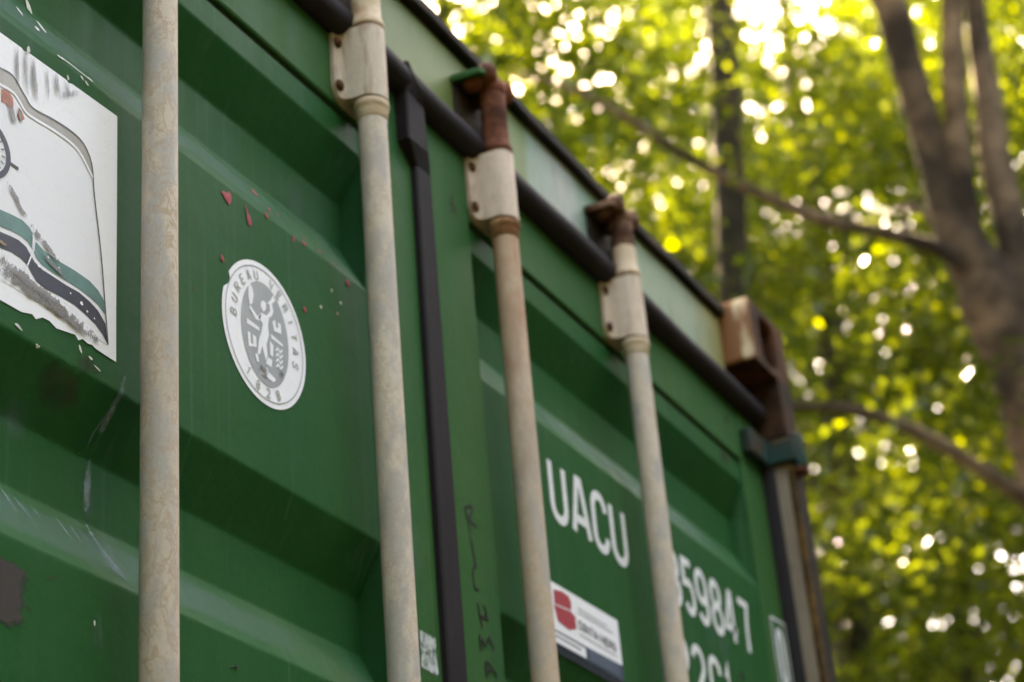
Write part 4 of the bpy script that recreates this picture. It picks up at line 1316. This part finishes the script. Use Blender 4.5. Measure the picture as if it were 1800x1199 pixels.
more = [  # base x, y, height, crown bottom, radius, clumps, leaf size, label
    (8.6, 4.6, 12.5, 5.0, 2.3, 120, 0.095, 'leafy tree whose crown shows over the header, left of the slim stem'),
    (11.8, 0.7, 12.5, 3.6, 2.3, 130, 0.100, 'leafy tree partly hidden by the forked trunk'),
    (14.2, 7.4, 16.0, 6.0, 3.0, 150, 0.12, 'tall sunlit tree at the far left of the wood'),
    (18.8, 5.6, 19.0, 5.0, 3.2, 170, 0.14, 'tall background tree in the middle of the wood'),
    (18.6, 1.2, 18.0, 4.0, 3.0, 160, 0.14, 'tall background tree behind the forked trunk'),
    (22.5, 9.2, 22.0, 6.0, 3.6, 170, 0.16, 'far tall tree over the middle of the header'),
    (24.0, 3.8, 21.0, 4.0, 3.6, 180, 0.16, 'far tree closing the lower right of the wood'),
    (26.5, 7.6, 23.0, 5.0, 3.8, 180, 0.17, 'farthest tree between the two tall background crowns'),
    (25.0, -0.6, 21.0, 4.0, 3.6, 160, 0.16, 'far tree at the right margin of the wood'),
]
for k, (bx_, by_, hh, zb_, rr, nc, ls, lab) in enumerate(more):
    tr_ = straight((bx_, by_), (bx_ + 0.3, by_ - 0.2), hh * 0.92, 0.10 + 0.006 * hh, 0.03, 0.15, 60 + k)
    make_tree(lab, (bx_, by_), tr_, [], ellipsoid(bx_, by_, zb_, hh, rr, rr), int(nc * 0.72), 190, 0.26 + 0.004 * hh, ls, 'leaf_near' if bx_ < 13 else 'leaf_far', 'bark_dark', 70 + k)

# the wood goes on behind the photographer and closes off the low sky there
RING = [(9.4, -4.4, 9.5), (13.0, -4.6, 11.5), (7.4, -6.6, 9.0), (3.4, -9.0, 9.5), (-0.8, -10.0, 9.0), (-5.0, -9.2, 9.5), (-8.6, -6.4, 8.5), (-10.0, -2.2, 9.0), (-9.4, 2.4, 8.5)]
for k, (bx_, by_, hh) in enumerate(RING):
    tr_ = straight((bx_, by_), (bx_ + 0.2, by_ - 0.2), hh * 0.9, 0.17, 0.03, 0.15, 160 + k)
    make_tree('leafy tree standing outside the picture, behind or beside the photographer', (bx_, by_), tr_, [], ellipsoid(bx_, by_, 0.8, hh, 3.2, 3.2, None, 0.6), 230, 45, 0.5, 0.28, 'leaf_far', 'bark_dark', 170 + k, 'trees around the photographer')

# masses of foliage that cannot be told apart stem by stem
def foliage_mass(name, label, az0, az1, d0, d1, z0, z1, n, per, sigma, size, seed):
    rt_ = bpy.data.objects.new('origin', None)
    r = random.Random(seed)
    cs = []
    for k in range(n):
        a = RAD(r.uniform(az0, az1))
        d = r.uniform(d0, d1)
        cs.append((-0.5 + d * math.sin(a), -1.0 + d * math.cos(a), r.uniform(z0, z1)))
    o = leaf_crown(name, rt_, cs, per, sigma, size, 'leaf_far', seed)
    o.parent = None
    bpy.data.objects.remove(rt_)
    o['kind'] = 'stuff'
    o['label'] = label
    o['category'] = 'foliage'
foliage_mass('thicket', 'dense green thicket closing the clearing behind the photographer', 86, 300, 12.5, 16.5, 0.2, 6.0, 520, 34, 0.55, 0.42, 301)
def shade_canopy(name, label, n, per, sigma, size, seed):  # unseen leaves added to thin the sun and sky light below
    """added leaf layer above the crowns, kept out of view"""
    rt_ = bpy.data.objects.new('origin', None)
    r = random.Random(seed)
    cs = []
    while len(cs) < n:
        x_, y_ = r.uniform(-9, 21), r.uniform(-5, 18)
        if x_ < 5 and y_ < 3.0:
            continue
        if x_ > 5 and math.sin(x_ * 0.62 + 1.3) * math.sin(y_ * 0.55 + 0.4) > -0.02:
            continue                                # gaps left so sun patches reach the leaves below
        d = math.hypot(x_ + 1.85, y_ + 1.0)
        zlo = max(9.0, 0.90 * d + 1.6)
        if zlo < 21:
            cs.append((x_, y_, r.uniform(zlo, zlo + 3.0)))
    o = leaf_crown(name, rt_, cs, per, sigma, size, 'leaf_far', seed)
    o.parent = None
    bpy.data.objects.remove(rt_)
    o['kind'] = 'stuff'
    o['label'] = label
    o['category'] = 'foliage'
shade_canopy('added_canopy', 'added canopy of leaves, out of view, shading the trees and ground below', 520, 60, 0.7, 0.30, 303)
foliage_mass('far_wood', 'unbroken dark green wood far behind the single trees', 48, 92, 29.0, 35.0, 1.0, 16.0, 480, 70, 0.85, 0.34, 302)
